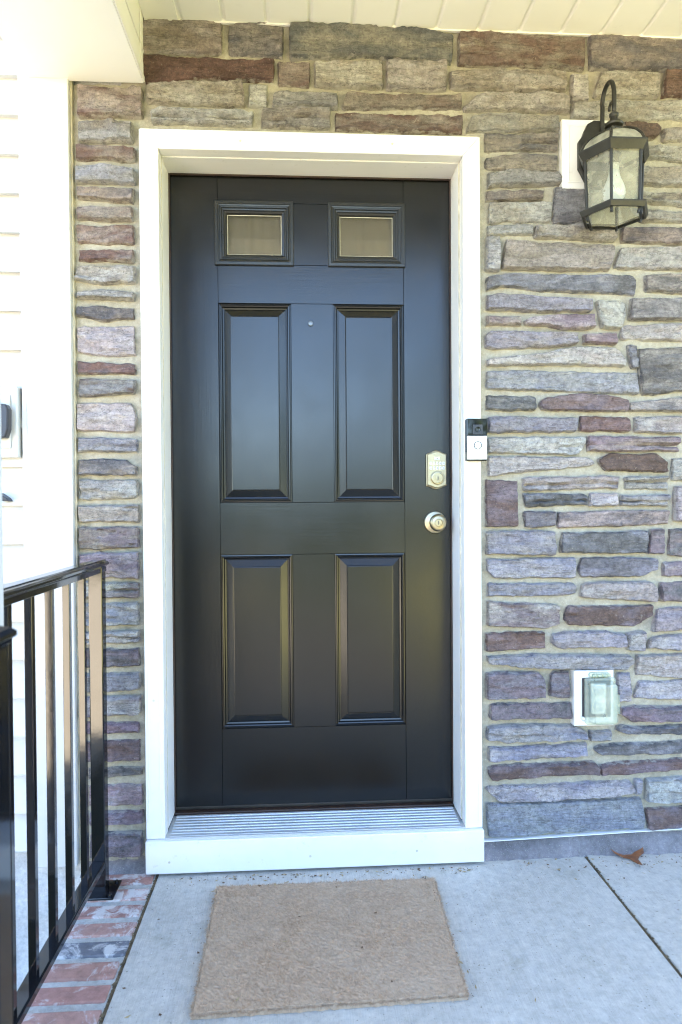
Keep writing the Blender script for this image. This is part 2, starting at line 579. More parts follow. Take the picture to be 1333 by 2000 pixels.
STONES = [
    (0, 1, 0, [-494, 2522, -265, 2527, -267, 2434, -495, 2420]),
    (0, 2, 0, [-239, 2514, -84, 2526, -87, 2428, -242, 2431]),
    (2, 0, 0, [-59, 2519, 141, 2523, 326, 2517, 427, 2505, 419, 2425, 295, 2434, 141, 2438, 49, 2429, -61, 2424]),
    (3, 0, 0, [449, 2512, 607, 2511, 829, 2511, 833, 2418, 686, 2423, 447, 2425]),
    (2, 0, 0, [851, 2515, 989, 2521, 1167, 2511, 1167, 2424, 854, 2422]),
    (3, 3, 0, [-493, 2415, -112, 2418, -114, 2359, -314, 2355, -485, 2341]),
    (0, 3, 0, [-97, 2408, -5, 2412, -8, 2346, -95, 2345]),
    (1, 0, 0, [14, 2414, 213, 2424, 211, 2345, 13, 2345]),
    (1, 0, 0, [228, 2421, 406, 2424, 406, 2343, 229, 2342]),
    (0, 1, 0, [422, 2398, 544, 2409, 776, 2407, 773, 2350, 606, 2348, 423, 2351]),
    (4, 1, 0, [795, 2402, 845, 2402, 843, 2324, 797, 2323]),
    (1, 0, 0, [889, 2409, 1065, 2410, 1063, 2340, 865, 2337]),
    (3, 3, 0, [1091, 2418, 1167, 2417, 1167, 2346, 1083, 2346]),
    (0, 1, 0, [-481, 2329, -208, 2345, -198, 2280, -315, 2280, -479, 2283]),
    (4, 1, 0, [-182, 2345, -133, 2347, -135, 2285, -184, 2284]),
    (5, 1, 0, [-107, 2322, 75, 2323, 77, 2282, -113, 2280]),
    (0, 3, 0, [109, 2322, 446, 2325, 451, 2289, 294, 2291, 94, 2279]),
    (1, 0, 0, [462, 2289, 512, 2330, 606, 2341, 733, 2340, 781, 2326, 781, 2285, 606, 2290, 468, 2285]),
    (1, 0, 0, [797, 2306, 892, 2322, 941, 2327, 1167, 2330, 1167, 2277, 796, 2270]),
    (1, 0, 1, [-470, 2255, -405, 2260, -285, 2257, -173, 2258, -180, 2222, -345, 2225, -467, 2225]),
    (5, 0, 1, [-142, 2274, 55, 2278, 53, 2219, -146, 2220]),
    (3, 0, 0, [75, 2268, 452, 2267, 455, 2215, 262, 2218, 73, 2218]),
    (0, 5, 0, [490, 2265, 528, 2271, 749, 2271, 752, 2232, 606, 2228, 473, 2223]),
    (3, 3, 0, [960, 2259, 1061, 2259, 1073, 2235, 1053, 2215, 989, 2213]),
    (0, 1, 0, [1082, 2243, 1167, 2249, 1167, 2214, 1082, 2209]),
    (0, 2, 1, [527, 2213, 749, 2216, 745, 2172, 606, 2171, 527, 2165]),
    (0, 2, 0, [529, 2137, 637, 2157, 745, 2151, 747, 2111, 685, 2104, 527, 2114]),
    (1, 5, 0, [535, 2091, 606, 2103, 748, 2102, 759, 2068, 535, 2057]),
    (0, 2, 0, [530, 2039, 704, 2042, 700, 2024, 530, 2016]),
    (1, 0, 0, [542, 2007, 732, 2009, 724, 1957, 536, 1951]),
    (5, 2, 0, [740, 2051, 838, 2054, 837, 1955, 737, 1950]),
    (1, 5, 0, [534, 1937, 662, 1942, 672, 1930, 671, 1916, 534, 1911]),
    (1, 0, 0, [681, 1936, 844, 1945, 932, 1925, 929, 1897, 796, 1904, 681, 1906]),
    (0, 2, 0, [956, 1938, 1167, 1942, 1167, 1894, 953, 1897]),
    (5, 1, 0, [529, 1900, 567, 1902, 568, 1803, 529, 1801]),
    (7, 0, 0, [591, 1892, 764, 1888, 921, 1881, 908, 1811, 578, 1808]),
    (1, 7, 0, [948, 1871, 972, 1876, 1167, 1880, 1167, 1816, 930, 1817]),
    (0, 1, 0, [1024, 2187, 1167, 2186, 1167, 2142, 1024, 2159]),
    (0, 5, 0, [1008, 2123, 1167, 2124, 1167, 2073, 1008, 2073]),
    (1, 0, 1, [1008, 2048, 1167, 2042, 1167, 2007, 1008, 2023]),
    (1, 0, 0, [1014, 1992, 1167, 1992, 1167, 1964, 1018, 1961]),
    (6, 2, 0, [530, 1780, 589, 1791, 972, 1790, 990, 1770, 988, 1737, 924, 1739, 700, 1744, 581, 1759, 530, 1742]),
    (2, 7, 0, [1027, 1794, 1167, 1799, 1167, 1743, 1027, 1747]),
    (6, 5, 0, [530, 1721, 573, 1729, 855, 1717, 853, 1685, 699, 1681, 604, 1687, 530, 1685]),
    (4, 4, 0, [872, 1712, 959, 1711, 945, 1631, 888, 1634, 879, 1678]),
    (5, 2, 0, [982, 1718, 1167, 1723, 1167, 1662, 978, 1657]),
    (8, 7, 0, [530, 1664, 633, 1660, 633, 1641, 530, 1640]),
    (8, 7, 0, [648, 1649, 668, 1660, 763, 1669, 862, 1671, 861, 1634, 779, 1628, 715, 1640, 652, 1641]),
    (6, 5, 0, [525, 1605, 544, 1617, 683, 1615, 808, 1613, 806, 1582, 699, 1572, 525, 1569]),
    (8, 7, 0, [832, 1610, 932, 1614, 933, 1583, 832, 1587]),
    (7, 1, 0, [956, 1638, 1167, 1646, 1167, 1595, 949, 1600]),
    (1, 7, 0, [529, 1532, 683, 1548, 763, 1564, 827, 1571, 915, 1568, 943, 1553, 956, 1515, 763, 1522, 529, 1516]),
    (6, 5, 0, [970, 1580, 991, 1577, 998, 1512, 980, 1511]),
    (2, 5, 0, [1008, 1566, 1167, 1576, 1167, 1444, 1118, 1440, 1069, 1431, 1017, 1431, 1007, 1506]),
    (5, 6, 0, [529, 1493, 604, 1501, 843, 1493, 1001, 1490, 999, 1431, 843, 1437, 683, 1442, 529, 1445]),
    (2, 5, 0, [529, 1422, 680, 1419, 678, 1380, 529, 1383]),
    (8, 3, 0, [695, 1400, 715, 1414, 827, 1429, 907, 1424, 964, 1405, 965, 1380, 827, 1377, 702, 1385]),
    (1, 2, 0, [972, 1399, 1167, 1420, 1167, 1376, 975, 1380]),
    (6, 5, 0, [532, 1356, 804, 1353, 801, 1314, 535, 1314]),
    (3, 8, 0, [822, 1358, 975, 1355, 975, 1314, 820, 1317]),
    (7, 8, 0, [994, 1355, 1167, 1357, 1167, 1308, 994, 1314]),
    (1, 7, 0, [533, 1294, 833, 1295, 823, 1261, 807, 1245, 533, 1252]),
    (8, 0, 1, [846, 1297, 1131, 1294, 1131, 1254, 844, 1255]),
    (1, 5, 0, [533, 1235, 842, 1231, 863, 1218, 850, 1211, 698, 1196, 533, 1181]),
    (3, 3, 0, [879, 1226, 915, 1242, 1053, 1242, 1092, 1215, 1092, 1189, 899, 1196]),
    (1, 7, 0, [1115, 1226, 1167, 1229, 1167, 1165, 1110, 1165]),
    (3, 8, 2, [526, 1164, 621, 1160, 621, 1026, 526, 1026]),
    (7, 1, 1, [641, 1171, 939, 1173, 931, 1141, 644, 1135]),
    (1, 1, 1, [962, 1171, 1095, 1170, 1095, 1139, 962, 1138]),
    (2, 6, 1, [644, 1121, 826, 1120, 837, 1091, 650, 1086]),
    (7, 1, 0, [852, 1123, 934, 1122, 934, 1087, 850, 1086]),
    (1, 6, 1, [949, 1114, 1092, 1115, 1092, 1086, 949, 1086]),
    (2, 5, 0, [645, 1068, 741, 1065, 736, 1025, 648, 1021]),
    (7, 2, 0, [754, 1065, 1097, 1067, 1097, 1028, 923, 1023, 749, 1021]),
    (7, 1, 0, [1120, 1138, 1167, 1143, 1167, 1035, 1118, 1042]),
    (6, 1, 0, [527, 1006, 737, 1007, 737, 938, 527, 942]),
    (2, 6, 0, [765, 999, 1023, 1005, 1026, 941, 757, 943]),
    (8, 2, 0, [1043, 1008, 1084, 1010, 1082, 934, 1036, 936]),
    (8, 2, 0, [1106, 1009, 1167, 1011, 1167, 928, 1102, 932]),
    (6, 1, 0, [527, 922, 797, 923, 801, 866, 551, 868, 530, 894]),
    (2, 6, 0, [826, 924, 1053, 919, 1059, 893, 1004, 869, 826, 866, 816, 893]),
    (8, 7, 0, [1085, 907, 1167, 908, 1167, 866, 1082, 868]),
    (6, 5, 0, [530, 847, 793, 845, 804, 833, 804, 818, 761, 810, 530, 814]),
    (7, 1, 0, [829, 842, 858, 847, 1036, 846, 1054, 823, 1049, 789, 819, 805]),
    (8, 2, 0, [1075, 842, 1167, 844, 1167, 787, 1074, 791]),
    (8, 7, 0, [530, 793, 751, 777, 750, 729, 713, 713, 529, 720]),
    (3, 8, 0, [771, 752, 780, 772, 1049, 773, 1048, 747, 987, 713, 785, 720, 770, 736]),
    (7, 6, 0, [1066, 763, 1167, 764, 1167, 697, 1049, 696]),
    (3, 8, 0, [524, 693, 706, 696, 706, 649, 524, 645]),
    (6, 5, 0, [733, 686, 777, 695, 890, 696, 958, 681, 955, 651, 761, 649, 729, 666]),
    (7, 8, 0, [969, 685, 1020, 695, 1015, 635, 969, 638]),
    (6, 1, 0, [1044, 668, 1085, 678, 1167, 682, 1167, 634, 1033, 644]),
    (1, 6, 0, [526, 623, 696, 627, 971, 617, 984, 602, 963, 580, 680, 590, 537, 604]),
    (7, 1, 0, [999, 618, 1167, 618, 1167, 543, 998, 562]),
    (8, 6, 0, [526, 574, 680, 574, 701, 551, 699, 498, 525, 499]),
    (8, 6, 0, [725, 556, 736, 573, 780, 572, 776, 496, 722, 500]),
    (6, 7, 0, [937, 564, 976, 564, 971, 479, 935, 479]),
    (1, 6, 0, [1007, 533, 1167, 538, 1167, 480, 990, 488]),
    (8, 2, 0, [536, 476, 784, 474, 781, 432, 536, 436]),
    (8, 2, 0, [945, 454, 987, 457, 1167, 455, 1167, 416, 987, 414, 945, 441]),
    (1, 6, 0, [528, 404, 552, 410, 792, 407, 834, 383, 833, 371, 600, 360, 525, 374]),
    (1, 6, 0, [849, 386, 915, 388, 914, 359, 849, 359]),
    (2, 6, 0, [935, 393, 951, 401, 1003, 392, 1167, 397, 1167, 368, 971, 377]),
    (6, 1, 0, [531, 344, 696, 343, 836, 348, 831, 315, 531, 305]),
    (2, 6, 0, [866, 330, 889, 341, 1167, 346, 1167, 310, 889, 312]),
    (8, 3, 0, [528, 277, 551, 287, 857, 288, 873, 274, 870, 255, 695, 254, 543, 246]),
    (3, 8, 0, [879, 274, 922, 282, 1167, 291, 1167, 266, 883, 253]),
    (1, 6, 0, [524, 220, 583, 220, 970, 227, 987, 202, 921, 188, 567, 175]),
    (1, 6, 0, [992, 228, 1013, 230, 1006, 187, 992, 191]),
    (1, 6, 0, [1031, 230, 1167, 233, 1167, 156, 1026, 169]),
    (6, 5, 2, [524, 168, 1006, 171, 1019, 81, 532, 70]),
    (3, 8, 2, [1029, 138, 1167, 140, 1167, 81, 1039, 76]),
    (0, 3, 0, [-680, 2320, -500, 2323, -498, 2239, -679, 2237]),
    (1, 0, 0, [-677, 2214, -527, 2216, -529, 2165, -679, 2166]),
    (3, 0, 0, [-686, 2148, -664, 2153, -522, 2143, -523, 2110, -613, 2117, -687, 2110]),
    (6, 5, 0, [-688, 2086, -614, 2093, -522, 2081, -523, 2042, -614, 2046, -689, 2043]),
    (2, 0, 0, [-685, 2023, -526, 2025, -529, 1989, -685, 1997]),
    (0, 3, 0, [-688, 1973, -529, 1967, -531, 1934, -686, 1939]),
    (3, 0, 0, [-689, 1916, -527, 1919, -529, 1868, -688, 1869]),
    (0, 3, 0, [-684, 1846, -531, 1850, -529, 1817, -683, 1818]),
    (1, 0, 0, [-685, 1794, -525, 1798, -526, 1756, -617, 1750, -695, 1760]),
    (1, 2, 0, [-688, 1721, -618, 1731, -528, 1720, -529, 1703, -689, 1708]),
    (2, 0, 0, [-690, 1679, -618, 1684, -530, 1675, -530, 1649, -619, 1642, -691, 1657]),
    (7, 1, 0, [-691, 1619, -533, 1624, -528, 1541, -605, 1538, -692, 1549]),
    (3, 2, 0, [-691, 1518, -527, 1511, -529, 1487, -691, 1485]),
    (5, 3, 0, [-687, 1468, -529, 1464, -529, 1430, -689, 1417]),
    (7, 1, 0, [-695, 1396, -544, 1398, -526, 1356, -536, 1315, -693, 1321]),
    (1, 6, 1, [-692, 1294, -526, 1291, -524, 1255, -689, 1258]),
    (2, 0, 0, [-691, 1228, -623, 1232, -557, 1229, -526, 1206, -527, 1190, -687, 1189]),
    (7, 1, 0, [-689, 1171, -532, 1170, -523, 1155, -523, 1129, -533, 1119, -684, 1118]),
    (0, 1, 0, [-693, 1093, -524, 1095, -521, 1049, -692, 1051]),
    (8, 0, 0, [-691, 1030, -522, 1029, -521, 973, -690, 969]),
    (8, 7, 0, [-690, 951, -525, 955, -523, 882, -686, 891]),
    (8, 1, 1, [-687, 867, -523, 864, -524, 825, -684, 824]),
    (1, 6, 0, [-683, 803, -527, 804, -525, 743, -684, 746]),
    (1, 6, 1, [-684, 718, -525, 723, -524, 690, -684, 688]),
    (2, 8, 0, [-682, 670, -528, 667, -524, 621, -681, 620]),
    (6, 5, 0, [-681, 594, -526, 595, -522, 560, -549, 546, -679, 545]),
    (7, 8, 0, [-680, 526, -522, 527, -523, 478, -679, 473]),
    (8, 2, 0, [-680, 450, -528, 447, -527, 423, -680, 421]),
    (8, 3, 0, [-677, 394, -527, 394, -526, 339, -678, 339]),
    (2, 0, 0, [-674, 311, -522, 313, -520, 294, -674, 290]),
    (8, 7, 0, [-673, 263, -522, 261, -518, 206, -672, 208]),
    (8, 6, 0, [-671, 183, -519, 184, -517, 150, -671, 150]),
    (8, 2, 0, [-669, 119, -524, 120, -521, 56, -669, 58]),
    (1, 0, 1, [1179, 141, 1328, 145, 1478, 144, 1478, 85, 1328, 84, 1179, 84]),
    (2, 5, 0, [1497, 140, 1651, 144, 1805, 139, 1805, 80, 1651, 79, 1497, 81]),
    (0, 1, 0, [1823, 139, 1891, 143, 1960, 140, 1960, 79, 1891, 84, 1823, 80]),
    (1, 7, 0, [1178, 186, 1312, 185, 1446, 183, 1446, 155, 1312, 154, 1178, 160]),
    (3, 0, 0, [1461, 188, 1537, 183, 1613, 184, 1613, 156, 1537, 155, 1461, 158]),
    (8, 2, 0, [1627, 183, 1793, 185, 1960, 184, 1960, 154, 1793, 156, 1627, 157]),
    (5, 6, 1, [1179, 244, 1338, 244, 1498, 240, 1498, 200, 1338, 201, 1179, 201]),
    (2, 5, 0, [1515, 242, 1674, 243, 1834, 245, 1834, 198, 1674, 197, 1515, 199]),
    (1, 0, 0, [1846, 240, 1903, 245, 1960, 242, 1960, 202, 1903, 199, 1846, 196]),
    (6, 1, 0, [1183, 320, 1239, 317, 1295, 322, 1295, 258, 1239, 261, 1183, 258]),
    (6, 1, 0, [1314, 321, 1413, 319, 1512, 321, 1512, 259, 1413, 263, 1314, 260]),
    (1, 0, 0, [1529, 319, 1744, 317, 1960, 320, 1960, 257, 1744, 258, 1529, 259]),
    (0, 2, 1, [1182, 377, 1306, 379, 1431, 382, 1431, 335, 1306, 335, 1182, 334]),
    (6, 1, 0, [1445, 382, 1592, 379, 1739, 380, 1739, 334, 1592, 338, 1445, 333]),
    (7, 1, 0, [1759, 377, 1859, 378, 1960, 382, 1960, 337, 1859, 335, 1759, 339]),
    (1, 5, 0, [1182, 426, 1241, 423, 1300, 422, 1300, 398, 1241, 393, 1182, 393]),
    (8, 2, 1, [1314, 426, 1449, 423, 1585, 420, 1585, 393, 1449, 395, 1314, 394]),
    (2, 5, 0, [1603, 421, 1695, 423, 1788, 424, 1788, 398, 1695, 393, 1603, 396]),
    (0, 1, 0, [1805, 422, 1882, 422, 1960, 423, 1960, 395, 1882, 393, 1805, 392]),
    (1, 0, 0, [1183, 488, 1281, 487, 1379, 490, 1379, 437, 1281, 439, 1183, 441]),
    (3, 0, 1, [1396, 493, 1459, 493, 1522, 493, 1522, 437, 1459, 440, 1396, 439]),
    (7, 1, 0, [1538, 491, 1639, 492, 1741, 492, 1741, 437, 1639, 441, 1538, 438]),
    (1, 0, 0, [1757, 492, 1858, 488, 1960, 491, 1960, 441, 1858, 435, 1757, 438]),
    (5, 6, 0, [1180, 556, 1271, 554, 1363, 555, 1363, 511, 1271, 512, 1180, 508]),
    (8, 7, 0, [1380, 556, 1529, 553, 1678, 552, 1678, 512, 1529, 507, 1380, 512]),
    (5, 6, 0, [1695, 554, 1827, 551, 1960, 554, 1960, 507, 1827, 507, 1695, 512]),
    (1, 0, 0, [1182, 599, 1322, 597, 1463, 595, 1463, 570, 1322, 572, 1182, 570]),
    (1, 5, 0, [1481, 598, 1574, 598, 1668, 600, 1668, 572, 1574, 571, 1481, 568]),
    (0, 2, 0, [1683, 598, 1758, 597, 1833, 598, 1833, 571, 1758, 567, 1683, 567]),
    (8, 2, 0, [1845, 595, 1902, 595, 1960, 594, 1960, 567, 1902, 566, 1845, 568]),
    (3, 8, 0, [1180, 663, 1279, 665, 1379, 664, 1379, 608, 1279, 612, 1180, 609]),
    (6, 1, 0, [1396, 662, 1451, 663, 1506, 662, 1506, 614, 1451, 611, 1396, 614]),
    (1, 0, 0, [1526, 660, 1628, 664, 1731, 664, 1731, 610, 1628, 608, 1526, 610]),
    (3, 0, 0, [1747, 666, 1853, 661, 1960, 663, 1960, 611, 1853, 614, 1747, 612]),
    (5, 6, 0, [1181, 715, 1284, 714, 1388, 712, 1388, 676, 1284, 679, 1181, 675]),
    (5, 6, 0, [1400, 711, 1503, 713, 1607, 715, 1607, 679, 1503, 679, 1400, 676]),
    (0, 1, 0, [1625, 714, 1734, 712, 1844, 714, 1844, 677, 1734, 678, 1625, 680]),
    (0, 1, 1, [1858, 715, 1909, 713, 1960, 716, 1960, 677, 1909, 678, 1858, 677]),
    (7, 1, 1, [1178, 772, 1294, 772, 1410, 777, 1410, 732, 1294, 731, 1178, 729]),
    (3, 8, 0, [1424, 775, 1584, 772, 1745, 775, 1745, 732, 1584, 732, 1424, 730]),
    (7, 1, 0, [1757, 775, 1858, 774, 1960, 778, 1960, 729, 1858, 733, 1757, 730]),
    (1, 0, 0, [1182, 850, 1351, 850, 1521, 856, 1521, 791, 1351, 792, 1182, 792]),
    (1, 5, 0, [1537, 854, 1685, 850, 1834, 853, 1834, 792, 1685, 792, 1537, 795]),
    (3, 0, 0, [1848, 850, 1904, 852, 1960, 854, 1960, 793, 1904, 795, 1848, 790]),
    (8, 7, 0, [1181, 924, 1309, 924, 1438, 924, 1438, 872, 1309, 870, 1181, 873]),
    (0, 2, 1, [1456, 925, 1598, 924, 1740, 920, 1740, 869, 1598, 870, 1456, 873]),
    (2, 5, 0, [1752, 925, 1856, 922, 1960, 923, 1960, 869, 1856, 872, 1752, 873]),
    (1, 0, 0, [1182, 989, 1307, 988, 1432, 990, 1432, 935, 1307, 937, 1182, 938]),
    (3, 0, 0, [1445, 987, 1593, 988, 1742, 992, 1742, 934, 1593, 940, 1445, 934]),
    (6, 1, 0, [1759, 989, 1859, 986, 1960, 989, 1960, 939, 1859, 937, 1759, 934]),
    (6, 5, 0, [1182, 1033, 1351, 1034, 1521, 1037, 1521, 1007, 1351, 1005, 1182, 1005]),
    (0, 1, 0, [1535, 1036, 1598, 1033, 1662, 1032, 1662, 1008, 1598, 1004, 1535, 1009]),
    (8, 2, 1, [1678, 1036, 1740, 1036, 1802, 1032, 1802, 1009, 1740, 1007, 1678, 1008]),
    (5, 6, 0, [1815, 1037, 1887, 1036, 1960, 1035, 1960, 1007, 1887, 1006, 1815, 1009]),
    (6, 5, 0, [1178, 1100, 1305, 1100, 1433, 1099, 1433, 1053, 1305, 1055, 1178, 1055]),
    (8, 2, 0, [1446, 1096, 1571, 1097, 1697, 1101, 1697, 1057, 1571, 1053, 1446, 1055]),
    (3, 0, 0, [1714, 1100, 1837, 1098, 1960, 1096, 1960, 1052, 1837, 1056, 1714, 1051]),
    (6, 1, 0, [1181, 1140, 1312, 1138, 1443, 1140, 1443, 1112, 1312, 1112, 1181, 1111]),
    (3, 0, 0, [1455, 1142, 1579, 1140, 1703, 1137, 1703, 1115, 1579, 1110, 1455, 1112]),
    (6, 5, 0, [1716, 1142, 1781, 1140, 1847, 1143, 1847, 1110, 1781, 1110, 1716, 1114]),
    (0, 1, 0, [1862, 1139, 1911, 1141, 1960, 1142, 1960, 1111, 1911, 1115, 1862, 1112]),
    (6, 5, 0, [1183, 1203, 1318, 1206, 1454, 1202, 1454, 1160, 1318, 1156, 1183, 1160]),
    (3, 8, 1, [1468, 1200, 1573, 1200, 1679, 1200, 1679, 1156, 1573, 1157, 1468, 1157]),
    (6, 5, 0, [1698, 1206, 1829, 1202, 1960, 1200, 1960, 1159, 1829, 1159, 1698, 1158]),
    (0, 1, 0, [1177, 1270, 1256, 1274, 1336, 1270, 1336, 1217, 1256, 1219, 1177, 1223]),
    (0, 2, 0, [1355, 1273, 1429, 1271, 1503, 1269, 1503, 1219, 1429, 1223, 1355, 1218]),
    (1, 7, 0, [1518, 1272, 1577, 1269, 1636, 1271, 1636, 1223, 1577, 1219, 1518, 1219]),
    (7, 1, 0, [1655, 1275, 1807, 1270, 1960, 1269, 1960, 1223, 1807, 1222, 1655, 1219]),
    (6, 5, 0, [1177, 1329, 1257, 1324, 1338, 1328, 1338, 1289, 1257, 1293, 1177, 1288]),
    (1, 5, 0, [1355, 1326, 1497, 1325, 1639, 1327, 1639, 1290, 1497, 1290, 1355, 1288]),
    (3, 0, 0, [1658, 1330, 1733, 1325, 1809, 1325, 1809, 1293, 1733, 1289, 1658, 1288]),
    (8, 2, 1, [1825, 1327, 1892, 1324, 1960, 1327, 1960, 1294, 1892, 1293, 1825, 1291]),
    (6, 1, 0, [1181, 1404, 1280, 1409, 1380, 1404, 1380, 1345, 1280, 1350, 1181, 1347]),
    (1, 7, 1, [1392, 1405, 1534, 1409, 1676, 1404, 1676, 1347, 1534, 1347, 1392, 1350]),
    (1, 5, 0, [1694, 1406, 1827, 1409, 1960, 1404, 1960, 1344, 1827, 1345, 1694, 1345]),
    (6, 5, 1, [1178, 1481, 1243, 1485, 1309, 1479, 1309, 1419, 1243, 1423, 1178, 1420]),
    (6, 5, 0, [1324, 1479, 1458, 1482, 1593, 1483, 1593, 1421, 1458, 1422, 1324, 1422]),
    (2, 5, 0, [1613, 1480, 1786, 1484, 1960, 1479, 1960, 1425, 1786, 1421, 1613, 1424]),
    (0, 1, 0, [1178, 1528, 1272, 1525, 1367, 1531, 1367, 1503, 1272, 1499, 1178, 1503]),
    (0, 1, 0, [1381, 1525, 1504, 1528, 1628, 1526, 1628, 1502, 1504, 1497, 1381, 1503]),
    (3, 8, 0, [1643, 1525, 1733, 1528, 1823, 1530, 1823, 1498, 1733, 1497, 1643, 1502]),
    (0, 2, 0, [1840, 1525, 1900, 1525, 1960, 1528, 1960, 1503, 1900, 1499, 1840, 1500]),
    (1, 7, 0, [1181, 1580, 1239, 1578, 1298, 1583, 1298, 1546, 1239, 1546, 1181, 1547]),
    (5, 6, 1, [1316, 1577, 1405, 1583, 1494, 1583, 1494, 1544, 1405, 1545, 1316, 1542]),
    (6, 1, 0, [1508, 1579, 1580, 1580, 1653, 1582, 1653, 1543, 1580, 1543, 1508, 1541]),
    (0, 1, 0, [1673, 1577, 1731, 1577, 1790, 1577, 1790, 1542, 1731, 1547, 1673, 1543]),
    (5, 6, 1, [1802, 1581, 1881, 1580, 1960, 1578, 1960, 1543, 1881, 1542, 1802, 1543]),
    (0, 2, 0, [1179, 1628, 1301, 1625, 1424, 1629, 1424, 1601, 1301, 1597, 1179, 1599]),
    (0, 1, 0, [1442, 1626, 1512, 1626, 1582, 1627, 1582, 1597, 1512, 1599, 1442, 1600]),
    (1, 7, 1, [1594, 1629, 1777, 1625, 1960, 1628, 1960, 1599, 1777, 1599, 1594, 1600]),
    (0, 1, 0, [1178, 1671, 1233, 1675, 1288, 1672, 1288, 1646, 1233, 1648, 1178, 1645]),
    (0, 2, 0, [1303, 1677, 1393, 1672, 1483, 1673, 1483, 1647, 1393, 1647, 1303, 1645]),
    (8, 7, 1, [1498, 1673, 1599, 1677, 1701, 1672, 1701, 1649, 1599, 1648, 1498, 1649]),
    (0, 1, 1, [1720, 1673, 1840, 1672, 1960, 1672, 1960, 1649, 1840, 1644, 1720, 1646]),
    (2, 5, 0, [1183, 1718, 1329, 1717, 1476, 1722, 1476, 1694, 1329, 1694, 1183, 1690]),
    (6, 1, 0, [1496, 1716, 1630, 1722, 1765, 1717, 1765, 1691, 1630, 1693, 1496, 1688]),
    (7, 1, 0, [1779, 1719, 1869, 1716, 1960, 1718, 1960, 1693, 1869, 1688, 1779, 1692]),
    (1, 0, 0, [1182, 1796, 1325, 1796, 1468, 1799, 1468, 1739, 1325, 1737, 1182, 1738]),
    (0, 2, 0, [1488, 1799, 1561, 1796, 1635, 1795, 1635, 1737, 1561, 1733, 1488, 1738]),
    (6, 5, 0, [1651, 1793, 1742, 1793, 1834, 1793, 1834, 1739, 1742, 1735, 1651, 1737]),
    (0, 2, 1, [1852, 1793, 1906, 1795, 1960, 1798, 1960, 1734, 1906, 1733, 1852, 1733]),
    (5, 6, 0, [1181, 1870, 1307, 1872, 1434, 1873, 1434, 1809, 1307, 1809, 1181, 1810]),
    (0, 2, 0, [1454, 1872, 1563, 1869, 1672, 1874, 1672, 1812, 1563, 1812, 1454, 1810]),
    (1, 5, 0, [1687, 1873, 1823, 1871, 1960, 1872, 1960, 1811, 1823, 1809, 1687, 1815]),
    (8, 2, 1, [1178, 1914, 1270, 1918, 1363, 1914, 1363, 1890, 1270, 1888, 1178, 1884]),
    (3, 0, 0, [1381, 1913, 1534, 1913, 1687, 1917, 1687, 1884, 1534, 1888, 1381, 1888]),
    (6, 5, 0, [1707, 1915, 1833, 1915, 1960, 1913, 1960, 1887, 1833, 1887, 1707, 1888]),
    (7, 1, 0, [1177, 1975, 1309, 1974, 1441, 1976, 1441, 1929, 1309, 1930, 1177, 1929]),
    (1, 5, 0, [1455, 1974, 1565, 1975, 1676, 1977, 1676, 1929, 1565, 1934, 1455, 1935]),
    (3, 8, 0, [1689, 1976, 1751, 1974, 1814, 1979, 1814, 1933, 1751, 1929, 1689, 1931]),
    (8, 7, 1, [1832, 1974, 1896, 1978, 1960, 1977, 1960, 1935, 1896, 1935, 1832, 1932]),
    (6, 5, 0, [1177, 2030, 1243, 2029, 1310, 2030, 1310, 1996, 1243, 1998, 1177, 1992]),
    (3, 0, 0, [1327, 2034, 1486, 2034, 1645, 2029, 1645, 1997, 1486, 1996, 1327, 1996]),
    (5, 6, 0, [1658, 2028, 1809, 2034, 1960, 2028, 1960, 1993, 1809, 1993, 1658, 1994]),
    (3, 0, 1, [1181, 2098, 1295, 2095, 1410, 2095, 1410, 2047, 1295, 2045, 1181, 2044]),
    (7, 1, 1, [1428, 2100, 1526, 2095, 1625, 2098, 1625, 2049, 1526, 2048, 1428, 2048]),
    (7, 1, 0, [1644, 2101, 1744, 2100, 1844, 2096, 1844, 2045, 1744, 2046, 1644, 2044]),
    (1, 0, 0, [1857, 2095, 1908, 2097, 1960, 2098, 1960, 2045, 1908, 2049, 1857, 2043]),
    (2, 5, 0, [1179, 2153, 1319, 2148, 1459, 2149, 1459, 2114, 1319, 2112, 1179, 2116]),
    (5, 6, 0, [1473, 2154, 1597, 2151, 1721, 2154, 1721, 2113, 1597, 2112, 1473, 2115]),
    (1, 7, 0, [1734, 2154, 1789, 2154, 1845, 2149, 1845, 2114, 1789, 2118, 1734, 2112]),
    (0, 2, 0, [1864, 2154, 1912, 2152, 1960, 2148, 1960, 2112, 1912, 2113, 1864, 2113]),
    (8, 2, 0, [1179, 2200, 1310, 2199, 1442, 2197, 1442, 2170, 1310, 2166, 1179, 2166]),
    (6, 5, 1, [1462, 2200, 1572, 2198, 1683, 2199, 1683, 2171, 1572, 2170, 1462, 2171]),
    (8, 7, 0, [1695, 2200, 1827, 2199, 1960, 2197, 1960, 2172, 1827, 2172, 1695, 2172]),
    (5, 6, 0, [1179, 2246, 1252, 2250, 1326, 2245, 1326, 2211, 1252, 2214, 1179, 2208]),
    (3, 0, 0, [1344, 2246, 1423, 2245, 1502, 2247, 1502, 2210, 1423, 2210, 1344, 2208]),
    (0, 1, 0, [1516, 2247, 1668, 2244, 1820, 2244, 1820, 2213, 1668, 2211, 1516, 2208]),
    (2, 5, 0, [1835, 2244, 1897, 2249, 1960, 2250, 1960, 2211, 1897, 2210, 1835, 2212]),
    (8, 2, 0, [1181, 2302, 1239, 2303, 1298, 2308, 1298, 2261, 1239, 2258, 1181, 2260]),
    (1, 0, 1, [1315, 2308, 1412, 2303, 1510, 2303, 1510, 2260, 1412, 2262, 1315, 2263]),
    (1, 0, 0, [1523, 2307, 1591, 2305, 1660, 2304, 1660, 2260, 1591, 2260, 1523, 2261]),
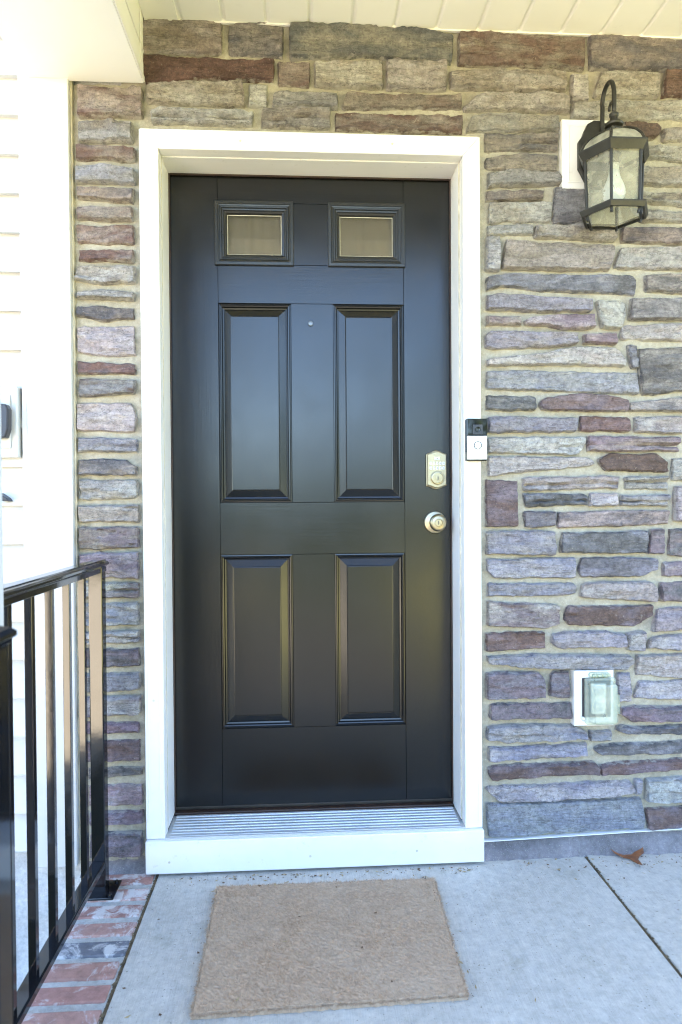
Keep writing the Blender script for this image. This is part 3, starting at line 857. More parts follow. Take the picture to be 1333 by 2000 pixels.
    (0, 1, 0, [1675, 2303, 1817, 2304, 1960, 2302, 1960, 2262, 1817, 2258, 1675, 2263]),
    (6, 5, 0, [1177, 2355, 1233, 2350, 1290, 2352, 1290, 2322, 1233, 2325, 1177, 2326]),
    (5, 6, 0, [1306, 2355, 1368, 2353, 1430, 2350, 1430, 2321, 1368, 2326, 1306, 2324]),
    (6, 5, 0, [1450, 2352, 1543, 2352, 1636, 2349, 1636, 2326, 1543, 2321, 1450, 2323]),
    (3, 0, 0, [1654, 2351, 1807, 2355, 1960, 2350, 1960, 2325, 1807, 2326, 1654, 2321]),
    (0, 1, 0, [1180, 2431, 1247, 2429, 1315, 2433, 1315, 2371, 1247, 2369, 1180, 2373]),
    (2, 5, 1, [1332, 2430, 1395, 2427, 1458, 2431, 1458, 2371, 1395, 2368, 1332, 2371]),
    (7, 1, 0, [1471, 2429, 1540, 2428, 1610, 2429, 1610, 2369, 1540, 2369, 1471, 2373]),
    (7, 1, 0, [1624, 2427, 1792, 2429, 1960, 2429, 1960, 2373, 1792, 2367, 1624, 2372]),
    (1, 7, 0, [1181, 2493, 1348, 2496, 1515, 2491, 1515, 2450, 1348, 2447, 1181, 2450]),
    (6, 5, 0, [1532, 2490, 1658, 2490, 1785, 2493, 1785, 2446, 1658, 2451, 1532, 2452]),
    (6, 5, 0, [1797, 2494, 1878, 2493, 1960, 2490, 1960, 2449, 1878, 2451, 1797, 2450]),
]

# ------------------------------------------------------------------ ground, slabs, house mass
lawn = MB()
NX = 60
for i in range(NX):
    for j in range(NX):
        def P(a, b):
            x = -90 + 180 * a / NX
            y = -95 + 190 * b / NX
            return (x, y, -.52 + .03 * nz(x * .3, y * .3))
        lawn.quad(P(i, j), P(i + 1, j), P(i + 1, j + 1), P(i, j + 1))
tag(lawn.build('ground', M['lawn'], recalc=False), 'dry tan lawn spreading out in front of the house', 'ground', 'structure')

JX = .832          # control joint between the two porch slabs
FRONT = -1.42      # front edge of the porch
s = MB().box(-.4700, JX - .004, FRONT, .053, -.5, 0).build('porch_slab', M['slab'], bevel=.004)
tag(s, 'pale grey concrete porch slab under the doormat', 'slab', 'structure')
s = MB().box(JX + .004, 2.6, FRONT, .06, -.5, .0012).build('porch_slab', M['slab'], bevel=.004)
tag(s, 'concrete slab right of the dark control joint', 'slab', 'structure')
s = MB().box(-.9, 1.3, FRONT - .36, FRONT - .003, -.52, -.17).build('porch_step', M['slab'], bevel=.006)
tag(s, 'concrete step down from the porch front', 'step', 'structure')
s = MB().box(-.9, 1.3, -7.5, FRONT - .363, -.60, -.40).build('walkway', M['paver'], bevel=.006)
tag(s, 'brown paved path leading up to the porch', 'path', 'structure')

s = MB().box(-11, -1.3, -14, -1.75, -.60, -.44).build('driveway', M['drive'], bevel=.006)
tag(s, 'tan concrete driveway beside the porch', 'driveway', 'structure')
s = MB().box(1.75, 14, -14, -1.75, -.60, -.445).build('bounce_grass', M['bounce_grass'], bevel=.02)  # added unseen ground patch that bounces warm light up to the ceiling
tag(s, 'added dry grass patch out of view, bouncing warm light into the porch', 'grass', 'structure')


def joint_fill(name, pts, w, label):
    b = MB()
    r = random.Random(3)
    n = 70
    for i in range(n):
        def Q(k):
            t = k / n
            x = pts[0][0] + (pts[1][0] - pts[0][0]) * t
            y = pts[0][1] + (pts[1][1] - pts[0][1]) * t
            return x, y
        for k in range(2):
            x, y = Q(i + r.random())
            z = -.003 + .003 * r.random()
            x += (r.random() - .5) * w * .6
            a = r.random() * 3.14
            s_ = .0025 + .004 * r.random()
            ca, sa = math.cos(a) * s_, math.sin(a) * s_ * .6
            b.quad((x - ca, y - sa, z), (x + sa, y - ca, z + s_ * .6), (x + ca, y + sa, z + .001), (x - sa, y + ca, z + s_ * .5))
    x0, y0 = pts[0]
    x1, y1 = pts[1]
    b.quad((x0 - w / 2, y0, -.004), (x0 + w / 2, y0, -.004), (x1 + w / 2, y1, -.004), (x1 - w / 2, y1, -.004))
    tag(b.build(name, M['joint'], recalc=False), label, 'dirt', 'stuff')


joint_fill('joint_dirt', ((JX, .05), (JX, FRONT)), .0090, 'brown crumbs packed in the joint between the slabs')
joint_fill('joint_dirt', ((-.4745, .05), (-.4745, FRONT)), .0090, 'dark crumbs in the gap between bricks and slab')

# upper storey and roof: out of the frame, they keep the sun off the porch
hb = thing('upper_storey', (0, 4, 2.6), 'unseen cream upper storey of the house, keeping the sun off the porch', 'house')
MB().box(-7, 8, .10, 8, 2.62, 5.2).build('wall', M['shutter'], hb)
MB().prism([(-.45, 5.1), (8.5, 5.1), (8.5, 5.25), (4.0, 7.2), (-.45, 5.25)],
           lambda a, b: (-7.3, a, b), lambda a, b: (8.3, a, b)).build('roof', M['shingle'], hb)
MB().box(-7, -2.6, .10, 8, -.5, 2.615).build('lower_wall', M['shutter'], hb)
MB().box(1.96, 8, .12, 8, -.5, 2.615).build('lower_wall', M['shutter'], hb)
MB().box(-2.6, 1.96, 7.7, 8, -.5, 2.615).build('back_wall', M['shutter'], hb)

# ------------------------------------------------------------------ stone wall
# taupe, light grey, dark slate, red brown, pale, mid grey, blue grey, pinkish, mauve
ALB = [(.285, .25, .215), (.40, .38, .36), (.14, .135, .14), (.165, .108, .092), (.50, .48, .45),
       (.30, .29, .285), (.28, .275, .315), (.385, .345, .33), (.225, .178, .195)]
wall = thing('stone_wall', (.3, .02, 0), 'grey, brown and mauve ledgestone wall with sandy mortar around the door', 'stone wall')
MORTAR_Y = .030


def poly_span(poly, x):
    zs = []
    n = len(poly)
    for i in range(n):
        (ax, az), (bx, bz) = poly[i], poly[(i + 1) % n]
        if (ax - x) * (bx - x) <= 0 and ax != bx:
            zs.append(az + (bz - az) * (x - ax) / (bx - ax))
    return min(zs), max(zs)


def spaced(L, step, ends):
    n = max(3, int((L - 2 * ends[-1]) / step))
    a = list(ends) if ends[-1] * 2 < L * .8 else [e * L * .35 / ends[-1] for e in ends]
    e = a[-1]
    mid = [e + (L - 2 * e) * i / n for i in range(1, n)]
    return a + mid + [L - t for t in reversed(a)]


def build_stone(ka, kb, face, poly, idx):
    r = random.Random(idx * 13 + 1)
    xl = min(p[0] for p in poly)
    xr = max(p[0] for p in poly)
    W = xr - xl
    near = xl < 1.2
    cols = spaced(W, .007 if near else .014, (0, .0018, .005, .009))
    hm = max(poly_span(poly, xl + W * t)[1] - poly_span(poly, xl + W * t)[0] for t in (.25, .5, .75))
    rows = [t / hm for t in spaced(hm, .006 if near else .012, (0, .0018, .005, .009))]
    flat = face == 2
    split = face == 1
    prot = r.uniform(.008, .022) if not flat else .011
    rc = [r.uniform(.002, .011) * min(1, hm / .045) for _ in range(4)]
    tiltx = r.uniform(-.004, .004)
    tiltz = r.uniform(-.003, .005)
    sx, sz = r.uniform(0, 100), r.uniform(0, 100)
    amp = .35 if flat else r.uniform(.7, 1.25)
    notch = r.uniform(.42, .58)
    v, rim = [], []
    nC, nR = len(cols), len(rows)
    for i, cx in enumerate(cols):
        x0 = xl + min(max(cx, .0004), W - .0004)
        zb, zt = poly_span(poly, x0)
        x0 += .0042 * (2 * cx / W - 1)
        if zt - zb < .006:
            mid_ = (zt + zb) / 2
            zt, zb = mid_ + .003, mid_ - .003
        jag = min(1, (zt - zb) / .03)
        for dist, ra, rb in ((cx, rc[0], rc[1]), (W - cx, rc[2], rc[3])):
            if dist < ra: zt -= ra - math.sqrt(max(0, ra * ra - (ra - dist) ** 2))
            if dist < rb: zb += rb - math.sqrt(max(0, rb * rb - (rb - dist) ** 2))
        zt += .0046 + jag * (.0034 * nz(x0 * 24 + sx, 5.3) + .0026 * nz(x0 * 60 + sx, 1.3) + .0020 * nz(x0 * 170, sx))
        zb += -.0046 + jag * (.0034 * nz(x0 * 24 + sz, 3.7) + .0026 * nz(x0 * 60 + sz, 7.7) + .0020 * nz(x0 * 170, sz))
        if zt - zb < .004:
            zt, zb = (zt + zb) / 2 + .002, (zt + zb) / 2 - .002
        for j, rv in enumerate(rows):
            z = zb + (zt - zb) * rv
            endf = max(0, 1 - min(cx, W - cx) / .02)
            x = x0 + endf * (.0026 * nz(z * 70 + sx, 4.1) + .0018 * nz(z * 210, sz))
            de = min(cx, W - cx, (zt - zb) * rv, (zt - zb) * (1 - rv))
            t = min(1, max(0, de) / .0048)
            prof = (t * (2 - t)) ** .75
            wv = rv + .10 * nz(x * 14 + sx, 2.2)
            rel = amp * (.0062 * fbm(x * 8 + sx, z * 28 + sz) + .0046 * fbm(x * 30 + sx, z * 46 + sz, 3) +
                         .0022 * fbm(x * 95, z * 130, 5, 3))
            # cleft steps: the face breaks back along wandering bedding lines
            st = fbm(x * 5 + sz, z * 17 + sx, 9)
            rel += amp * .0042 * math.tanh(st * 16)
            if split:
                dn = (wv - notch) * (zt - zb)
                rel -= .017 * math.exp(-(dn / .0024) ** 2) - (.003 if dn > 0 else -.002)
            y = .042 - prof * (.0485 - MORTAR_Y + prot) - prof * rel + prof * (tiltx * (x - xl - W / 2) / max(W, .05) + tiltz * (rv - .5) * 2)
            v.append((x, min(y, .042), z))
            rim.append(max(0, 1 - de / .0065))
    f = []
    for i in range(nC - 1):
        for j in range(nR - 1):
            a = i * nR + j
            f.append((a, a + nR, a + nR + 1, a + 1))
    me = bpy.data.meshes.new('stone')
    c = Vector(((xl + xr) / 2, .040, sum(p[1] for p in poly) / len(poly)))
    me.from_pydata([(a - c.x, b - c.y, d - c.z) for a, b, d in v], [], f)
    at = me.attributes.new('rim', 'FLOAT', 'POINT')
    at.data.foreach_set('value', rim)
    me.polygons.foreach_set('use_smooth', [True] * len(me.polygons))
    me.set_sharp_from_angle(angle=math.radians(42))
    me.materials.append(M['stone'])
    o = bpy.data.objects.new('stone', me)
    COL.objects.link(o)
    k = r.uniform(.86, 1.14)
    A, B = ALB[ka], ALB[kb]
    if A == B:
        B = tuple(t * .8 for t in B)
    h = [r.uniform(.96, 1.04) for _ in range(3)]
    o.color = (*[min(1, a * k * q) for a, q in zip(A, h)], 1)
    o['tone'] = [b * k * q for b, q in zip(B, h)]
    o.location = c
    set_parent(o, wall)


# each stone: colour, second colour (index in ALB), face type (0 plain, 1 split, 2 flat), outline x, z in millimetres
for n_, (ka, kb, face, pp) in enumerate(STONES):
    build_stone(ka, kb, face, [(pp[i] / 1000, pp[i + 1] / 1000) for i in range(0, len(pp), 2)], n_)


def mortar_sheet(x0, x1, z0, z1, step):
    b = MB()
    nx = max(1, round((x1 - x0) / step))
    nzz = max(1, round((z1 - z0) / step))
    for i in range(nx + 1):
        for j in range(nzz + 1):
            x = x0 + (x1 - x0) * i / nx
            z = z0 + (z1 - z0) * j / nzz
            b.v.append((x, MORTAR_Y - .0048 * fbm(x * 22, z * 30, 1) - .0024 * fbm(x * 90, z * 90, 2), z))
    for i in range(nx):
        for j in range(nzz):
            a = i * (nzz + 1) + j
            b.f.append((a, a + nzz + 1, a + nzz + 2, a + 1))
    return b


for (x0, x1, z0, z1, st) in ((-.699, -.49, .035, 2.335, .008), (.49, 1.2, .062, 2.16, .008), (-.49, 1.2, 2.16, 2.535, .008),
                             (1.2, 1.96, .07, 2.535, .02), (-.56, -.49, 2.335, 2.535, .01)):
    mortar_sheet(x0, x1, z0, z1, st).build('mortar', M['mortar'], wall, smooth=True, recalc=False)
MB().box(-.698, -.49, .045, .12, -.1, 2.62).build('backing', M['parging'], wall)
MB().box(.49, 1.96, .045, .12, -.1, 2.62).build('backing', M['parging'], wall)
MB().box(-.489, .489, .045, .12, 2.17, 2.62).build('backing', M['parging'], wall)
# white metal drip edge along the foot of the stone, slightly out of level
dx0, dz0, dx1, dz1 = .506, .0575, 1.95, .098
MB().prism([(dx0, dz0), (dx1, dz1), (dx1, dz1 + .0022), (dx0, dz0 + .0022)],
           lambda a, b: (a, .012, b), lambda a, b: (a, .04, b)).build('drip_edge', M['trim'], wall)


def parging_strip(x0, x1, y0, y1, zt0, zt1, name='base_parging'):
    b = MB()
    n, k = int((x1 - x0) / .008), 8
    for i in range(n + 1):
        x = x0 + (x1 - x0) * i / n
        zt = zt0 + (zt1 - zt0) * i / n
        for j in range(k + 1):
            t = j / k
            y = y0 + (y1 - y0) * t ** 2.2 + .0035 * fbm(x * 40, t * 3, 4)
            z = (zt + .004) * (1 - t) - .002 * t
            b.v.append((x, y - (.012 * nz(x * 13, 3.3) + .006 * nz(x * 45, 1.1)) * t ** 2, z))
    for i in range(n):
        for j in range(k):
            a = i * (k + 1) + j
            b.f.append((a, a + 1, a + k + 2, a + k + 1))
    return b.build(name, M['base'], wall, smooth=True, recalc=False)


parging_strip(.506, 1.95, .033, .012, .0585, .0985)
parging_strip(-.70, -.497, .034, .006, .045, .045)

# ------------------------------------------------------------------ lap siding and foundation on the left
sid = thing('siding_wall', (-1.6, .03, .05), 'white lap siding wall with a wide corner board left of the stone', 'siding')
PITCH_Z = .1135
for k in range(-3, 21):
    zt = 2.347 - PITCH_Z * k + PITCH_Z
    zb = zt - PITCH_Z
    b = MB().prism([(.013, zb), (.0125, zb + .004), (.041, zt + .012), (.049, zt + .012), (.049, zb + .003), (.036, zb + .003)],
                   lambda a, c: (-2.6, a, c), lambda a, c: (-.828, a, c))
    b.build('siding_board', M['vinyl'], sid)
MB().box(-.832, -.704, -.002, .05, .036, 2.36).build('corner_board', M['vinyl'], sid, bevel=.003)
MB().box(-.848, -.8325, .004, .05, .036, 2.36).build('channel', M['vinyl'], sid, bevel=.002)
MB().box(-2.6, -.70, .05, .11, .02, 2.75).build('sheathing', M['vinyl'], sid)
MB().box(-.7035, -.699, .016, .05, .045, 2.335).build('caulk_bead', M['caulk'], sid)
fb = MB()
for i in range(121):
    for j in range(46):
        x = -2.6 + 1.94 * i / 120
        z = -.62 + .70 * j / 45
        fb.v.append((x, .044 - .006 * fbm(x * 12, z * 12, 2) - .003 * fbm(x * 60, z * 60, 3), z))
for i in range(120):
    for j in range(45):
        a = i * 46 + j
        fb.f.append((a, a + 46, a + 47, a + 1))
tag(fb.build('foundation_wall', M['parging'], smooth=True, recalc=False), 'rough whitish parged foundation below the siding behind the railing', 'foundation')

sb = thing('siding_block', (-.97, .02, 1.237), 'white mounting block with a dark fixture on the siding, cut by the left edge', 'mounting block')
MB().box(-1.07, -.854, -.012, .035, 1.237, 1.442).build('block', M['vinyl'], sb, bevel=.004)
MB().box(-1.05, -.872, -.02, -.0125, 1.262, 1.418).build('plate', M['vinyl'], sb, bevel=.003)
MB().prism([(-1.03, 1.285), (-.874, 1.290), (-.866, 1.315), (-.865, 1.372), (-.872, 1.386), (-1.03, 1.392)],
           lambda a, b: (a, -.05, b), lambda a, b: (a, -.0205, b)).build('dark_cover', M['lens'], sb, bevel=.004)
hk = thing('siding_hook', (-.90, .02, 1.13), 'small black hook on the siding below the mounting block', 'hook')
MB().prism([(-.91, 1.112), (-.880, 1.110), (-.887, 1.120), (-.91, 1.135)], lambda a, b: (a, -.015, b), lambda a, b: (a, .035, b)).build('hook_plate', M['lens'], hk, bevel=.002)

# ------------------------------------------------------------------ porch ceiling, beams, column
ceil = thing('porch_ceiling', (.9, -.6, 2.52), 'cream grooved vinyl porch ceiling above the stone wall', 'ceiling')
ZC = 2.522
gx = -.386 - .1266
while gx < 2.5:
    a, b_ = gx + .003, gx + .1266 - .003
    prof = [(gx, ZC + .0065), (gx + .004, ZC + .0060), (gx + .010, ZC + .0008), (gx + .014, ZC), (gx + .1266 - .0045, ZC),
            (gx + .1266 - .0035, ZC + .0012), (gx + .1266 - .0030, ZC + .0062), (gx + .1266, ZC + .0064), (gx + .1266, ZC + .016), (gx, ZC + .016)]
    x0 = gx
    MB().prism([(max(p[0], -.4885), p[1]) for p in prof], lambda u, w: (u, .030, w), lambda u, w: (u, -1.02, w)).build('soffit_panel', M['soffit'], ceil)
    gx += .1266
MB().box(-.488, 2.5, .0145, .022, ZC - .004, ZC + .0075).build('edge_channel', M['trim'], ceil)
MB().box(-.9, 2.6, -1.36, .11, 2.56, 2.60).build('deck', M['shutter'], ceil)

beam = thing('porch_beam', (-.655, -.6, 2.33), 'white wrapped porch beam running out from the wall at top left', 'beam')
MB().box(-.820, -.4905, -1.32, .0115, 2.332, 2.556).build('wrap', M['wrap'], beam, bevel=.002)
MB().box(-.4895, -.4865, -1.32, .006, 2.3325, 2.347).build('drip_lip', M['trim'], beam)
MB().box(-.4895, -.4870, -.035, -.030, 2.348, 2.52).build('seam_cover', M['trim'], beam)
MB().box(-.4895, -.4875, -1.0, .006, 2.418, 2.423).build('seam_cover', M['trim'], beam)
fbm_ = thing('porch_header', (.9, -1.2, 2.40), 'white header beam across the front of the porch roof', 'beam')
MB().box(-.4880, 2.5, -1.32, -1.02, 2.40, 2.515).build('wrap', M['wrap'], fbm_, bevel=.002)
MB().box(-.95, 2.65, -1.40, -1.325, 2.38, 2.60).build('fascia', M['wrap'], fbm_, bevel=.003)

colm = thing('porch_column', (-.65, -1.10, 0), 'white square porch column at the extreme left edge', 'column')
MB().box(-.80, -.50, -1.25, -.95, .0, 2.328).build('shaft', M['vinyl'], colm, bevel=.004)
MB().box(-.82, -.485, -1.27, -.93, .0, .09).build('base_trim', M['trim'], colm, bevel=.004)

# ------------------------------------------------------------------ brick edging
be = thing('brick_edging', (-.57, -.7, 0), 'red brick border course between the railing and the slab', 'brick edging')
k = 0
yk = .012
reds = [(.36, .19, .15), (.38, .21, .165), (.34, .18, .145), (.40, .23, .185)]
while yk > FRONT + .06:
    dep = .054 + RNG.uniform(-.002, .003)
    xe = -.4805 + RNG.uniform(-.002, .003)
    b = MB().box(-.672, xe, yk - dep, yk, -.09, .0022 + RNG.uniform(-.001, .0015))
    o = b.build('brick', M['brick'], be, bevel=.0035)
    col = reds[k % 4]
    if k == 4: col = (.15, .15, .165)
    kk = RNG.uniform(.9, 1.1)
    o.color = (*[c * kk for c in col], 1)
    o['wear'] = [.12, .16, .15, .12, .11, .09, .08, .08][k] if k < 8 else RNG.uniform(-.03, .05)
    yk -= .0785
    k += 1
bb = MB()
n1, n2 = 26, 180
for i in range(n1 + 1):
    for j in range(n2 + 1):
        x = -.676 + .1985 * i / n1
        y = .03 + (FRONT - .03) * j / n2
        bb.v.append((x, y, -.0032 - .0016 * fbm(x * 60, y * 60, 3)))
for i in range(n1):
    for j in range(n2):
        a = i * (n2 + 1) + j
        bb.f.append((a, a + n2 + 1, a + n2 + 2, a + 1))
bb.build('mortar', M['grout'], be, smooth=True)
MB().box(-.676, -.4795, FRONT, .045, -.5, -.012).build('side_wall', M['parging'], be)

# ------------------------------------------------------------------ door frame
df = thing('door_frame', (0, .05, 0), 'white door frame with brick moulding, sill board and ridged metal threshold', 'door frame')
CO, CI, CT, CIT, SZ = .504, .449, 2.196, 2.1385, .1085
MB().prism([(-CO, SZ), (-CI, SZ), (-CI, CIT), (-CO, CT)], lambda a, b: (a, 0, b), lambda a, b: (a, .045, b)).build('casing', M['trim'], df, bevel=.002)
MB().prism([(CI + .003, SZ), (CO, SZ), (CO, CT), (CI + .003, CIT)], lambda a, b: (a, 0, b), lambda a, b: (a, .045, b)).build('casing', M['trim'], df, bevel=.002)
MB().prism([(-CO + .001, CT), (-CI + .0005, CIT), (CI + .0025, CIT), (CO - .001, CT)], lambda a, b: (a, .0004, b), lambda a, b: (a, .045, b)).build('head_casing', M['trim'], df, bevel=.002)
# low reeds pressed into the casing face
for sx in (-1, 1):
    xm = sx * (CO - .010)
    MB().box(xm - .0016, xm + .0016, -.0012, .002, SZ + .002, CT - .03).build('reed', M['trim'], df, bevel=.0008)
    xm = sx * (CI + .012)
    MB().box(xm - .002, xm + .002, -.0012, .002, SZ + .002, CIT - .004).build('reed', M['trim'], df, bevel=.0008)
JI = .4475
MB().box(-.475, -JI, .046, .150, SZ + .008, 2.1365).build('jamb', M['trim'], df, bevel=.002)
MB().box(JI, .475, .046, .150, SZ + .008, 2.1365).build('jamb', M['trim'], df, bevel=.002)
MB().box(-.475, .475, .0465, .150, 2.1370, 2.17).build('head_jamb', M['trim'], df, bevel=.002)
for x0, x1 in ((-.4488, -.4477), (.4478, .4515)):
    MB().box(x0, x1, .040, .0458, SZ + .01, 2.136).build('caulk_line', M['caulk'], df)
MB().box(-JI + .0002, -JI + .0045, .143, .1515, .125, 2.1362).build('weatherstrip', M['seal'], df, bevel=.002)
MB().box(JI - .0045, JI - .0002, .143, .1515, .125, 2.1362).build('weatherstrip', M['seal'], df, bevel=.002)
MB().box(-JI + .0046, JI - .0046, .143, .1515, 2.1320, 2.1365).build('weatherstrip', M['seal'], df, bevel=.002)
MB().box(-.504, .506, -.014, .044, .010, .1065).build('sill_board', M['trim'], df, bevel=.003)
MB().box(-CI, CI + .003, .0, .20, .09, .1115).build('threshold', M['alu'], df)
for i in range(8):
    y = .005 + i * .0163
    z = .1115 + .0008 * i
    MB().prism([(y, z - .002), (y + .0018, z + .0012), (y + .0095, z + .0012), (y + .0113, z - .002)],
               lambda a, b: (-CI + .012, a, b), lambda a, b: (CI - .009, a, b)).build('threshold_ridge', M['alu'], df)
MB().box(-JI, JI, .136, .20, .1116, .1225).build('threshold_cap', M['seal'], df, bevel=.003)
MB().box(-.474, .474, .21, .215, .0, 2.16).build('inner_stop', M['lens'], df)

for nx_, nz_ in ((-.435, .045), (-.02, .048), (.30, .052), (-.478, .52), (-.477, 1.31), (.479, .66), (.478, 1.02), (-.21, 2.166), (.24, 2.168)):
    yy = -.0140 if nz_ < .1 else 0
    MB().lathe([(.0036, -.001), (.0036, .0003), (.0022, .0005), (.0, .0001)], (nx_, yy, nz_), 'y', 12).build('nail_head', M['caulk'], df, smooth=True)

# ------------------------------------------------------------------ front door
YD = .154
door = thing('front_door', (0, YD, .124), 'black six-panel front door with two small windows and keypad lock', 'door')
X0, X1, ZB, ZT = -.452, .452, .128, 2.150
XA, XB, XC, XD = -.297, -.067, .067, .295
Z1, Z2, Z3, Z4, Z5, Z6 = 2.052, 1.857, 1.735, 1.102, .936, .380
YB = YD + .045
g = .0004
MB().box(X0, XA - g, YD, YB, ZB, ZT).build('stile', M['door_v'], door, bevel=.0006, seg=1)
MB().box(XD + g, X1, YD, YB, ZB, ZT).build('stile', M['door_v'], door, bevel=.0006, seg=1)
for za, zb in ((Z1, ZT), (Z3, Z2), (Z5, Z4), (ZB, Z6)):
    MB().box(XA + g, XD - g, YD + .0002, YB, za + g, zb - g).build('rail', M['door_h'], door, bevel=.0006, seg=1)
for za, zb in ((Z2, Z1), (Z4, Z3), (Z6, Z5)):
    MB().box(XB, XC, YD + .0002, YB, za + g, zb - g).build('mullion', M['door_v'], door, bevel=.0006, seg=1)
PROF = [(0, 0), (.0012, .0052), (.0050, .0046), (.0066, .0028), (.0100, .0042), (.0128, .0104), (.0172, .0116), (.0190, .0108),
        (.0385, .0022), (.0402, .0036), (.0420, .0030)]
for xa, xb in ((XA, XB), (XC, XD)):
    for za, zb in ((Z4, Z3), (Z6, Z5)):
        MB().rings([(xa + d, xb - d, za + d, zb - d, YD + .0002 + y) for d, y in PROF]).build('panel', M['door_v'], door, recalc=False)
LP = [(-.0095, .0005), (-.0095, -.0060), (-.0075, -.0078), (.0005, -.0080), (.0025, -.0058), (.0060, -.0052), (.0080, -.0075),
      (.0125, -.0072), (.0150, -.0030), (.0190, -.0026), (.0215, .0010), (.0265, .0040), (.0290, .0120)]
for xa, xb in ((-.2965, -.0665), (.0620, .2905)):
    fr = MB().rings([(xa + d, xb - d, Z2 + .006 + d, Z1 - .005 - d, YD + y) for d, y in LP], fill=False).build('window_frame', M['black_frame'], door, recalc=False)
    d = .0292
    wx0, wx1, wz0, wz1 = xa + d, xb - d, Z2 + .006 + d, Z1 - .005 - d
    MB().box(wx0 - .004, wx1 + .004, YD + .0135, YD + .0165, wz0 - .004, wz1 + .004).build('glass_pane', M['lite_glass'], fr)
    MB().rings([(wx0 + t, wx1 - t, wz0 + t, wz1 - t, YD + y) for t, y in ((-.001, .0128), (.0016, .0128), (.0018, .0134))], fill=False).build('bead_highlight', M['caulk'], fr, recalc=False)  # pale bead colour stands in for the highlight round the pane
    sh = MB()
    ns = 24
    for i in range(ns + 1):
        x = wx0 - .02 + (wx1 - wx0 + .04) * i / ns
        y = YD + .030 + .0006 * math.sin(i * 1.7) - (.004 if i == 10 else 0)
        sh.v += [(x, y, wz0 - .015), (x, y, wz1 + .015)]
    for i in range(ns):
        sh.f.append((2 * i, 2 * i + 2, 2 * i + 3, 2 * i + 1))
    sh.build('shade_cloth', M['shade'], fr, smooth=True, recalc=False)
MB().lathe([(.0085, 0), (.0085, .003), (.0070, .0048), (.0050, .0050), (.0044, .0036)], (-.005, YD, 1.672), 'y', 24).build('peephole', M['pewter'], door, smooth=True, angle=40)
MB().box(X0, X1, YD + .004, YD + .04, .123, .1275).build('sweep', M['rubber'], door)
MB().box(X0 + .002, X1 - .002, YD - .0025, YD + .003, .1285, .1345).build('sweep_strip', M['rubber'], door, bevel=.001)

# keypad deadbolt
KX, KZ = .3965, 1.2035
kp = []


def arch(hw, hh, rise, n=12):
    pts = []
    for i in range(n + 1):
        t = -1 + 2 * i / n
        pts.append((KX + hw * t, KZ + hh + rise * (math.cos(t * math.pi) * .5 + .5)))
    for i in range(n + 1):
        t = 1 - 2 * i / n
        pts.append((KX + hw * t, KZ - hh - rise * (math.cos(t * math.pi) * .5 + .5)))
    return pts


lock = MB().prism(arch(.0335, .0525, .0105), lambda a, b: (a, YD - .010, b), lambda a, b: (a, YD, b)).build('keypad_lock', M['nickel'], door, bevel=.003)
MB().prism(arch(.0300, .0500, .0085), lambda a, b: (a, YD - .022, b), lambda a, b: (a, YD - .0095, b)).build('lock_face', M['nickel'], lock, bevel=.0022)
for i, dgt in enumerate('1234567890'):
    x = KX - .0205 + (i % 5) * .01025
    z = KZ + .0205 - (i // 5) * .0150
    MB().box(x - .0034, x + .0034, YD - .0238, YD - .0215, z - .0050, z + .0050).build('key_button', M['button'], lock, bevel=.0008)
    text_part(dgt, .0066, (x, YD - .0240, z), M['ink'], lock, 'digit')
MB().box(KX - .0095, KX + .0095, YD - .0236, YD - .0215, KZ + .0325, KZ + .0410).build('lock_button', M['button'], lock, bevel=.0008)
MB().box(KX - .0018, KX + .0018, YD - .0239, YD - .0235, KZ + .0350, KZ + .0380).build('lock_symbol', M['ink'], lock)
MB().lathe([(.0215, .0), (.0215, .008), (.0200, .0095), (.0165, .0098), (.0158, .0080), (.0090, .0080), (.0086, .0096), (.0, .0098)],
           (KX + .001, YD - .0215, KZ - .0260), 'y', 32).build('cylinder', M['nickel'], lock, smooth=True, angle=35)
MB().box(KX - .0004, KX + .0024, YD - .0320, YD - .0310, KZ - .0330, KZ - .0220).build('keyhole', M['nickel_dark'], lock)

KNX, KNZ = .3935, 1.0345
knob = MB().lathe([(.0365, 0), (.0365, .003), (.0345, .006), (.0250, .0085), (.0155, .0105), (.0135, .020), (.0140, .028), (.0205, .033),
                   (.0262, .040), (.0275, .047), (.0262, .0525), (.0225, .0555), (.0215, .0548), (.0205, .0562), (.0125, .0575), (.0118, .0562), (.0108, .0572), (.0, .0574)],
                  (KNX, YD, KNZ), 'y', 40).build('door_knob', M['nickel'], door, smooth=True, angle=38)
MB().box(KNX - .0011, KNX + .0011, YD - .0585, YD - .0573, KNZ - .0060, KNZ + .0060).build('keyhole', M['nickel_dark'], knob)

# ------------------------------------------------------------------ doorbell
bell = thing('doorbell', (.487, -.01, 1.22), 'black and silver video doorbell on the right door casing', 'doorbell')
DX0, DX1, DZ0, DZ1 = .4545, .5165, 1.222, 1.3485
MB().box(DX0, DX1, -.022, -.0005, DZ0, DZ1).build('case', M['black_gloss'], bell, bevel=.003, seg=3)
MB().box(DX0 + .0008, DX1 - .0008, -.0265, -.0222, DZ0 + .004, DZ0 + .0745).build('faceplate', M['silver'], bell, bevel=.0025, seg=3)
MB().box(DX0 + .001, DX1 - .001, -.0265, -.0222, DZ0 + .0752, DZ1 - .001).build('camera_window', M['black_gloss'], bell, bevel=.0015)
cl = MB().box(.4725, .5015, -.0290, -.0262, 1.3005, 1.3300).build('camera', M['lens'], bell, bevel=.005, seg=4)
MB().lathe([(.0085, 0), (.0085, .0012), (.0070, .0012), (.0066, .0004), (.0040, .0002), (.0036, .0010), (.0, .0012)], (.487, -.0290, 1.315), 'y', 24).build('lens_ring', M['black_gloss'], cl, smooth=True, angle=30)
